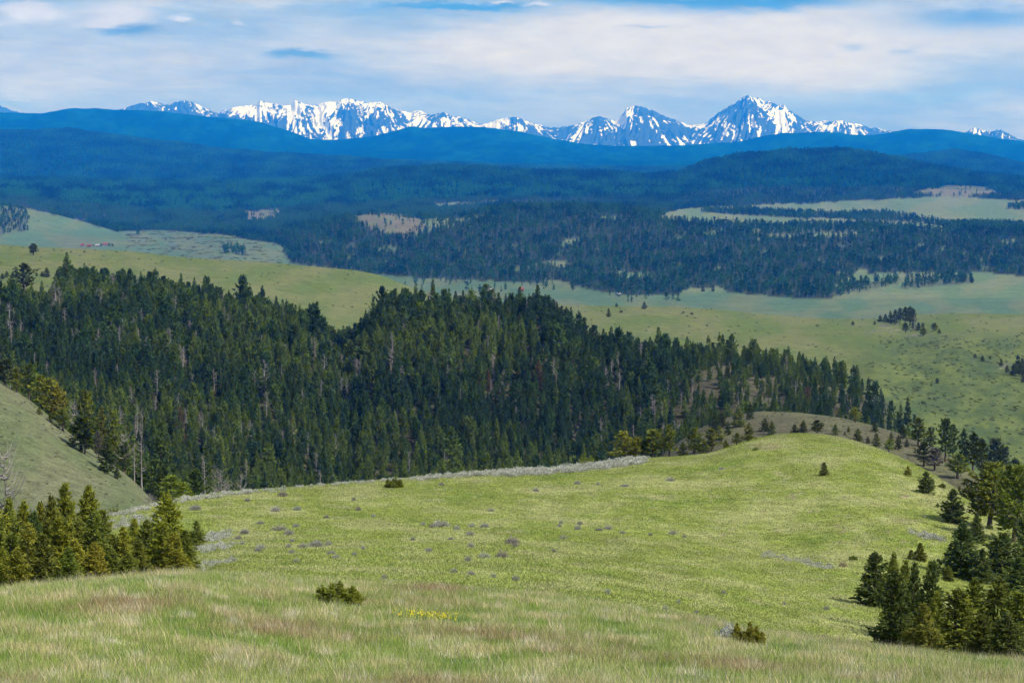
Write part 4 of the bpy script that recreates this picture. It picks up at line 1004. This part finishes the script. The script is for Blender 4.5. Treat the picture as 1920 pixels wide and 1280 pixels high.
# ------------------------------------------------------------------ sagebrush
def sage_mesh(seed, n=220, size=.13, flat=.55):
    r = np.random.default_rng(seed)
    th = r.uniform(0, 6.28, n); ph = np.arccos(r.uniform(0, 1, n)); rr = r.uniform(.55, 1, n) * (1 + .2 * np.sin(th * 3 + seed))
    d = np.stack([np.cos(th) * np.sin(ph), np.sin(th) * np.sin(ph), np.cos(ph) * 1.0], -1)
    p = d * rr[:, None] * .5; p[:, 2] *= flat * 2
    dr = d + r.normal(0, .35, (n, 3)); dr[:, 2] += .5; dr /= np.linalg.norm(dr, axis=1)[:, None]
    wv = np.cross(dr, r.normal(0, 1, (n, 3))); wv /= np.linalg.norm(wv, axis=1)[:, None]; ln = size * r.uniform(.6, 1.4, n)[:, None]
    V_ = np.concatenate([p - dr * ln * .5 - wv * ln * .25, p - dr * ln * .5 + wv * ln * .25, p + dr * ln * .6]); ar = np.arange(n)
    F_ = np.stack([ar, n + ar, 2 * n + ar], -1)
    return mesh('foliage', V_, F_, M_sage, False, {'leaf': (r.uniform(0, 1, n), 'FACE')})
SAGE = [sage_mesh(400 + i) for i in range(5)]
SAGE_HI = [sage_mesh(410 + i, 900, .075) for i in range(4)]
def sage_stems(seed):
    r = np.random.default_rng(seed); parts = []
    for q in range(9):
        a_ = q * 2.4; e = np.array([math.cos(a_) * .3, math.sin(a_) * .3, r.uniform(.3, .5)])
        parts.append(tube(np.stack([np.array((0, 0, -.05)), e * .5 + r.normal(0, .03, 3), e]), np.array([.035, .02, .01]), 4))
    v, f = join(parts); return mesh('stems', v, f, M_dead, True)
STEM = sage_stems(3)
SAGEC = (.29, .305, .25); SAGEB = (.25, .24, .20)
sages = [(825, 989, 34, 11, SAGEC), (856, 993, 14, 7, SAGEC), (885, 990, 13, 7, SAGEC), (909, 991, 18, 7, SAGEC), (793, 985, 10, 5, SAGEC), (960, 1022, 27, 15, SAGEB), (883, 1027, 13, 8, SAGEC), (804, 1035, 15, 7, SAGEC),
         (907, 1047, 23, 9, SAGEC), (941, 1046, 24, 12, SAGEB), (883, 1079, 15, 5, SAGEC), (925, 1085, 12, 5, SAGEC), (966, 1090, 16, 7, SAGEC), (530, 932, 17, 12, SAGEB), (517, 962, 18, 10, SAGEC), (525, 997, 28, 9, SAGEC), (541, 1004, 20, 9, SAGEC),
         (568, 1028, 18, 8, SAGEC), (593, 1025, 28, 12, SAGEC), (616, 1023, 14, 9, SAGEC), (541, 1029, 11, 6, SAGEC), (484, 1036, 14, 8, SAGEC), (458, 1002, 16, 8, SAGEC), (1083, 909, 12, 7, SAGEC), (1121, 910, 8, 5, SAGEC), (1052, 983, 9, 6, SAGEC), (1049, 989, 8, 5, SAGEC),
         (1088, 986, 12, 6, SAGEC), (1083, 996, 13, 7, SAGEC), (1140, 995, 18, 7, SAGEC), (1167, 1002, 12, 5, SAGEC), (1220, 1005, 9, 5, SAGEC), (1261, 1004, 18, 7, SAGEC), (1283, 1011, 9, 5, SAGEC), (1257, 903, 18, 7, SAGEC), (1353, 881, 11, 4, SAGEC),
         (1139, 1116, 11, 7, SAGEC), (1247, 1149, 14, 9, SAGEC), (1272, 1132, 9, 5, SAGEC), (1306, 1154, 9, 6, SAGEC), (1330, 1168, 24, 9, SAGEC), (1355, 1172, 12, 7, SAGEC), (1367, 1210, 60, 30, (.34, .36, .30)), (966, 1026, 12, 6, SAGEC), (1356, 1115, 9, 6, SAGEC),
         (1580, 1066, 16, 10, (.33, .29, .17)), (367, 957, 22, 11, SAGEC), (460, 1003, 17, 8, SAGEC), (488, 1030, 18, 8, SAGEC), (435, 1055, 22, 8, SAGEC), (1470, 1138, 8, 5, SAGEC), (1550, 1145, 14, 6, SAGEC)]
for _ in range(34):
    cx_ = rng.uniform(385, 720) if rng.uniform() < .6 else rng.uniform(720, 1320); cy_ = rng.uniform(940, 1075) if cx_ < 720 else rng.uniform(905, 1095)
    if all(abs(cx_ - q[0]) > 14 or abs(cy_ - q[1]) > 6 for q in sages): sages.append((cx_, cy_, rng.uniform(8, 17), rng.uniform(4, 8), SAGEC if rng.uniform() < .7 else SAGEB))
ordr = sorted(range(len(sages)), key=lambda q: sages[q][0])
for q, (px_, py_, wd, ht, tn) in enumerate(sages):
    x, y, z = hit(px_, py_, 50, 330); e = bpy.data.objects.new('sagebrush', None); COL.objects.link(e)
    w_ = wd / F * y; hh = ht / F * y; hh = hh * 1.15 + (.30 if wd == 60 else .18 if y < 80 else .17); CLR.append((x, y, w_ * .6)); e.location = (x, y, z + .03); e.scale = (w_ * 1.15, w_, hh * 1.25); e.rotation_euler[2] = 0
    near_ = 'on the near edge of the meadow' if y < 110 else 'in the middle of the meadow' if y < 200 else 'toward the crest of the meadow'
    rk = [s for s in ordr if (('a' if hit(sages[s][0], sages[s][1], 50, 330)[1] < 110 else 'b' if hit(sages[s][0], sages[s][1], 50, 330)[1] < 200 else 'c') == ('a' if y < 110 else 'b' if y < 200 else 'c'))]
    o_ = rk.index(q); on = (ordinal(o_) + ' from left') if o_ <= len(rk) // 2 else (ordinal(len(rk) - 1 - o_) + ' from right') if o_ < len(rk) - 1 else 'rightmost'
    e['label'] = f"{'wide' if wd > 22 else 'small' if wd < 13 else 'medium'} grey {'bleached ' if tn is not SAGEC else ''}sagebrush clump {near_}, {on if o_ else 'leftmost'}"
    e['category'] = 'shrub'; e['group'] = 'sagebrush clumps on the meadow'
    if wd == 60: e['label'] = 'pale silvery sagebrush leaning against the round olive juniper bush'
    if tn == (.33, .29, .17): e['label'] = 'straw-coloured dry shrub beyond the grey sage strip on the right meadow'
    c = link('foliage', SAGE_HI[q % 4], e); c['tint'] = jit(tn, .08); link('stems', STEM, e)
# thick belts of sage
belt_x, belt_y, belt_s = [], [], []
def belt(pts, n, half, s0, s1):
    P_ = np.array(pts, float)
    for _ in range(n):
        q = rng.uniform(0, len(P_) - 1.001); i_ = int(q); f_ = q - i_; c = P_[i_] * (1 - f_) + P_[i_ + 1] * f_
        x, y, z = hit(c[0] + rng.normal(0, 3), c[1] + rng.uniform(-1, 1) * half, 60, 335)
        belt_x.append(x + rng.normal(0, .3)); belt_y.append(y + rng.normal(0, 1.2)); belt_s.append(rng.uniform(s0, s1))
belt([(225, 966), (300, 948), (345, 940), (420, 929), (470, 924)], 120, 3.5, .5, 1.2)
belt([(470, 924), (600, 911), (700, 904), (780, 898)], 85, 2, .4, 1.1)
belt([(780, 899), (870, 892), (950, 888), (1010, 885)], 200, 3, .6, 1.5)
belt([(940, 889), (1010, 886), (1080, 880), (1140, 873), (1210, 863)], 420, 6, .7, 1.7)
belt([(215, 985), (260, 975), (300, 972)], 45, 10, .4, 1.0)
belt([(375, 1015), (400, 1008), (430, 1008)], 60, 6, .4, .9); belt([(370, 1034), (400, 1030), (440, 1022)], 50, 5, .4, .8)
belt([(345, 1072), (370, 1065), (400, 1061)], 40, 5, .3, .7); belt([(420, 1058), (445, 1052)], 12, 2, .3, .6)
belt([(1430, 1041), (1480, 1050), (1520, 1058), (1556, 1068)], 70, 2, .3, .7); belt([(1715, 1003), (1740, 1008), (1758, 1013)], 40, 2, .5, .9)
bx_, by_, bs_ = map(np.array, (belt_x, belt_y, belt_s)); bz_ = ground(bx_, by_)
coll = bank_collection('sage_kinds', SAGE)
tn = lerp(np.array((.29, .31, .24)), np.array((.42, .43, .37)), rng.uniform(0, 1, (len(bx_), 1)))
scatter('sagebrush_belt', coll, 5, np.stack([bx_, by_, bz_ - .05], -1), np.stack([bs_, bs_, bs_ * .8], -1), rng.uniform(0, 6.28, len(bx_)), rng.integers(0, 5, len(bx_)), tn, 'continuous grey sagebrush thicket along the meadow crest')

# ------------------------------------------------------------------ grass
def tuft(seed, n, h, spread, wid, bend=.35):
    r = np.random.default_rng(seed); V_, F_, A_ = [], [], []
    for q in range(n):
        a_ = r.uniform(0, 6.28); b0 = np.array([*(r.normal(0, spread, 2)), -.02]); hh = h * r.uniform(.45, 1.15)
        dv = np.array([math.cos(a_), math.sin(a_), 0]) * bend * hh * r.uniform(.2, 1.3) + np.array((-.10 * hh, 0, 0))
        sd_ = np.array([-math.sin(a_ + 1), math.cos(a_ + 1), 0]) * wid * r.uniform(.6, 1.3)
        m_ = b0 + dv * .35 + np.array((0, 0, hh * .6)); t_ = b0 + dv + np.array((0, 0, hh))
        o_ = len(V_); V_ += [b0 - sd_, b0 + sd_, m_ + sd_ * .7, m_ - sd_ * .7, t_]
        F_ += [[o_, o_ + 1, o_ + 2], [o_, o_ + 2, o_ + 3], [o_ + 3, o_ + 2, o_ + 4]]; v = r.uniform(0, 1); A_ += [v, v, v]
    return mesh('grass', np.array(V_), np.array(F_), M_grass, False, {'leaf': (np.array(A_), 'FACE')})
TUFT = [tuft(500 + i, 24, .23, .10, .006) for i in range(4)] + [tuft(510 + i, 16, .36, .08, .0045, .5) for i in range(2)] + [tuft(515, 5, .46, .10, .005, .35)]
coll = bank_collection('tuft_kinds', TUFT); NTF = len(TUFT)
x, y = sample_band(165000, 26, 74, 130)
u = x / y; ok = (y < lineY(2, u) * 1.12) & keep_clear(x, y); x, y, u = x[ok], y[ok], u[ok]
z = ground(x, y)
g1 = fbm(x / 2.2, y / 2.6, 101, 4); g2 = fbm(x / 6.5, y / 9, 105, 3); g3 = rng.uniform(0, 1, len(x))
straw = np.array((.50, .46, .26)); green = np.array((.24, .35, .07)); red = np.array((.34, .22, .15)); pale = np.array((.70, .67, .52)); dk = np.array((.14, .25, .05))
tn = lerp(green, straw, sstep(g1 + rng.normal(0, .45, len(x)), -.35, 1.0)[:, None])
tn = lerp(tn, red, (sstep(g2 + rng.normal(0, .25, len(x)), .3, .95) * .75)[:, None])
tn = lerp(tn, pale, (sstep(fbm(x / .8, y / 1.1, 107, 2), .42, .75) * .9)[:, None]); tn = lerp(tn, dk, (sstep(-g1 - g2 * .3, .2, .8) * .85)[:, None])
sc = rng.uniform(.65, 1.2, len(x)) * (1 + .25 * g1)
pick = np.where((g3 < .16 + .2 * (g2 > .2)), 4 + rng.integers(0, 2, len(x)), rng.integers(0, 4, len(x)))
tall = rng.uniform(0, 1, len(x)) < .02; pick[tall] = 6; tn[tall] = (.58, .53, .38)
scatter('grass', coll, 7, np.stack([x, y, z], -1), np.stack([sc, sc, sc], -1), rng.normal(0, .7, len(x)), pick, tn, 'long mixed green and straw grass on the near slope')
# shorter turf of the bright meadow
TURF = [tuft(520 + i, 12, .12, .22, .020, .7) for i in range(4)]
coll = bank_collection('turf_kinds', TURF)
x, y = sample_band(460000, 62, 370, 140)
z = ground(x, y); u = x / y
ok = keep_clear(x, y) & (y > lineY(2, u) * 1.0) & (y < lineY(5, u) * 1.06) & visible(x, y, z, .1, 2e-4) & (rng.uniform(0, 1, len(x)) < np.clip(140 / y, .35, 1))
x, y, z, u = x[ok], y[ok], z[ok], u[ok]
px_, py_ = proj(x, y, z); _, cc = masks(px_, py_, y, u)
k_ = fbm(x / 3.5, y / 5, 111, 3) + fbm(x / 14, y / 22, 113, 3) * .6 + rng.normal(0, .22, len(x))
tn = cc * np.array((.97, 1.0, 1.15)) * lerp(1.12, 1.50, sstep(k_, -.8, .8))[:, None]
tn = lerp(tn, np.array((.34, .33, .19)), (rng.uniform(0, 1, len(x)) < .03)[:, None] * .7)
sc = rng.uniform(.6, 1.2, len(x)) * np.clip(.8 + y / 500, .9, 1.4)
scatter('meadow_grass', coll, 4, np.stack([x, y, z], -1), np.stack([sc, sc, sc * rng.uniform(.7, 1.1, len(x))], -1), rng.uniform(0, 6.28, len(x)), rng.integers(0, 4, len(x)), tn, 'short yellow-green meadow turf')
print('turf', len(x))
# low scrub speckling the far fields
x, y = sample_band(30000, 700, 1900, 40)
z = ground(x, y); u = x / y; px_, py_ = proj(x, y, z)
ok = (y > lineY(9, u) * 1.0) & (y < lineY(12, u)) & (rng.uniform(0, 1, len(x)) < .03 + .5 * sstep(px_, 1600, 1700) * sstep(py_, 610, 640) * (fbm(px_ / 60, py_ / 20, 121, 3) > -.2)) 
ok |= (px_ > 1650) & (y < lineY(9, u)) & (y > lineY(8, u)) & (rng.uniform(0, 1, len(x)) < .4)
x, y, z = x[ok], y[ok], z[ok]; coll = bank_collection('scrub_kinds', SAGE[:3]); sc = rng.uniform(.8, 2.6, len(x))
tn = lerp(np.array((.06, .085, .035)), np.array((.14, .15, .09)), rng.uniform(0, 1, (len(x), 1)))
scatter('scrub', coll, 3, np.stack([x, y, z], -1), np.stack([sc, sc, sc * .6], -1), rng.uniform(0, 6, len(x)), rng.integers(0, 3, len(x)), tn, 'low scrub speckling the far green slopes')

x, y = sample_band(60000, 3300, 5900, 20)
z = ground(x, y); u = x / y; px_, py_ = proj(x, y, z)
ok = (px_ > 235) & (px_ < 560) & (y < lineY(15, u)) & (rng.uniform(0, 1, len(x)) < .55 * sstep(fbm(px_ / 26, py_ / 3.5, 131, 3), -.1, .5)) & visible(x, y, z, 1, 1e-4)
x, y, z = x[ok], y[ok], z[ok]; sc = rng.uniform(3, 9, len(x))
tn = lerp(np.array((.05, .085, .03)), np.array((.17, .16, .08)), rng.uniform(0, 1, (len(x), 1)))
scatter('willow_scrub', coll, 3, np.stack([x, y, z], -1), np.stack([sc * 1.5, sc, sc * .4], -1), rng.uniform(-.3, .3, len(x)), rng.integers(0, 3, len(x)), tn, 'willow scrub along the wet valley bottom')

x, y = sample_band(9000, 250, 620, 60)
z = ground(x, y); u = x / y
ok = (y > lineY(6, u)) & (y < lineY(7, u)) & (rng.uniform(0, 1, len(x)) < .6); x, y, z = x[ok], y[ok], z[ok]; sc = rng.uniform(.3, .9, len(x))
tn = lerp(np.array((.10, .12, .06)), np.array((.20, .20, .13)), rng.uniform(0, 1, (len(x), 1)))
scatter('low_sage', coll, 3, np.stack([x, y, z], -1), np.stack([sc, sc, sc * .6], -1), rng.uniform(0, 6, len(x)), rng.integers(0, 3, len(x)), tn, 'low sage dotted over the bare hillside and brown ridge')

# yellow flowers
m, t = mat_new('petals'); finish(t, principled(t, t.mix(t.noise(pos(t), 6., 2), (.62, .50, .01), (.75, .62, .03)), .6)); M_pet = m
r = np.random.default_rng(9); V_, F_ = [], []
cx, cyy_, cz = hit(800, 1171, 30, 90)
fl_x, fl_y = [], []
for q in range(200):
    a_ = r.uniform(-1, 1); fx = cx + a_ * .62 + r.normal(0, .25); fy = cyy_ + r.normal(0, .6) - a_ * .25; fz = float(ground(fx, fy)) + r.uniform(.20, .36); fl_x.append(fx); fl_y.append(fy)
    for k_ in range(3):
        d = r.normal(0, 1, 3); d /= np.linalg.norm(d); e = np.cross(d, r.normal(0, 1, 3)); e /= np.linalg.norm(e); o_ = len(V_)
        c = np.array((fx, fy, fz + .02 * k_)); s_ = .011; V_ += [c - d * s_ - e * s_, c + d * s_ - e * s_, c + d * s_ + e * s_, c - d * s_ + e * s_]; F_.append([o_, o_ + 1, o_ + 2, o_ + 3])
link('flowers', mesh('flowers', np.array(V_), np.array(F_), M_pet), None, kind='stuff', label='patch of yellow wildflowers in the foreground grass')
fx = np.array(fl_x + list(cx + r.uniform(-1.3, 1.2, 160))); fy = np.array(fl_y + list(cyy_ + .5 + r.normal(0, .6, 160)))
coll = bank_collection('herb_kinds', TUFT[:3])
scatter('wildflower_leaves', coll, 3, np.stack([fx, fy, ground(fx, fy)], -1), np.full((len(fx), 3), 1.15), r.uniform(0, 6, len(fx)), r.integers(0, 3, len(fx)), np.tile((.09, .21, .05), (len(fx), 1)), 'lush green leaves round the yellow flowers')

# ------------------------------------------------------------------ ranch buildings in the valley
M_log = plain_mat('log_wall', (.17, .12, .10), .9, 2); M_red = plain_mat('red_roof', (.22, .045, .045), .7, 2); M_tin = plain_mat('pale_roof', (.34, .34, .36), .5, 2); M_win = plain_mat('window_glass', (.02, .025, .03), .2, 1)
def cabin(px_, py_, L_, Wd, H_, roofm, label, rz=0.2, ymin=2400, ymax=5600):
    x, y, z = hit(px_, py_, ymin, ymax)
    e = bpy.data.objects.new('cabin', None); COL.objects.link(e); e.location = (x, y, z); e.rotation_euler[2] = rz
    e['label'] = label; e['category'] = 'building'; e['group'] = 'ranch buildings in the valley'
    a_, b_ = L_ / 2, Wd / 2; R_ = H_ + Wd * .38
    v = [(-a_, -b_, -.6), (a_, -b_, -.6), (a_, b_, -.6), (-a_, b_, -.6), (-a_, -b_, H_), (a_, -b_, H_), (a_, b_, H_), (-a_, b_, H_), (-a_, 0, R_), (a_, 0, R_)]
    link('wall', mesh('wall', v, [[0, 1, 5, 4], [1, 2, 6, 9, 5], [2, 3, 7, 6], [3, 0, 4, 8, 7]], M_log), e)
    o = .6; th = .25; rv = []
    for dz in (0, th): rv += [(-a_ - o, -b_ - o, H_ - .35 + dz), (a_ + o, -b_ - o, H_ - .35 + dz), (a_ + o, 0, R_ + .1 + dz), (-a_ - o, 0, R_ + .1 + dz), (a_ + o, b_ + o, H_ - .35 + dz), (-a_ - o, b_ + o, H_ - .35 + dz)]
    rf = [[6, 7, 8, 9], [9, 8, 10, 11], [0, 3, 2, 1], [3, 5, 4, 2], [0, 1, 7, 6], [4, 5, 11, 10], [1, 2, 8, 7], [2, 4, 10, 8], [0, 6, 9, 3], [3, 9, 11, 5]]
    link('roof', mesh('roof', rv, rf, roofm), e)
    for k_, xx in enumerate((-a_ * .55, a_ * .55)):
        bx2 = [(xx - .7, -b_ - .06, 1.0), (xx + .7, -b_ - .06, 1.0), (xx + .7, -b_ - .06, 2.0), (xx - .7, -b_ - .06, 2.0), (xx - .7, -b_ + .05, 1.0), (xx + .7, -b_ + .05, 1.0), (xx + .7, -b_ + .05, 2.0), (xx - .7, -b_ + .05, 2.0)]
        link('window', mesh('window', bx2, [[0, 1, 2, 3], [0, 4, 5, 1], [3, 2, 6, 7], [0, 3, 7, 4], [1, 5, 6, 2]], M_win), e)
    dv = [(-.5, -b_ - .08, -.5), (.5, -b_ - .08, -.5), (.5, -b_ - .08, 2.1), (-.5, -b_ - .08, 2.1), (-.5, -b_ + .05, -.5), (.5, -b_ + .05, -.5), (.5, -b_ + .05, 2.1), (-.5, -b_ + .05, 2.1)]
    link('door', mesh('door', dv, [[0, 1, 2, 3], [3, 2, 6, 7], [0, 3, 7, 4], [1, 5, 6, 2]], M_win), e)
cabin(918, 547, 11, 6, 3, M_tin, 'long pale-roofed log cabin on the valley floor behind the treetops', .1)
cabin(977, 548, 8, 7, 4, M_red, 'red-roofed cabin on the valley floor right of the pale one', .3)
cabin(1160, 558, 5, 5, 3, M_tin, 'lone small shed at the valley edge below the forest', .5)
cabin(155, 463, 9, 6, 3, M_red, 'red barn at the left end of the ranch row', .2, 4000)
cabin(168, 463, 9, 6, 3, M_red, 'dark red shed second in the ranch row', -.2, 4000)
cabin(183, 464, 9, 5, 3, M_tin, 'white-roofed house in the middle of the ranch row', .1, 4000)
cabin(197, 463, 10, 6, 4, M_red, 'large red barn at the right of the ranch row', .3, 4000)
place_group([(205, 456, 464, 7, 'pine', DARK), (211, 457, 464, 6, 'pine', DARK), (190, 457, 463, 5, 'pine', MIDG), (176, 458, 463, 5, 'pine', MIDG)], 'beside the distant ranch buildings', 'trees beside the ranch', 'mid', 3000, 5600)
place_group([(1318, 536, 549, 7, 'fir', DARK), (1337, 533, 548, 6, 'fir', DARK), (1823, 518, 530, 6, 'fir', DARK), (1806, 515, 529, 7, 'fir', DARK), (73, 412, 419, 5, 'fir', DARK), (148, 415, 420, 5, 'fir', DARK)], 'standing alone on the pale valley grass', 'lone trees in the valley', 'mid', 2800, 5600)
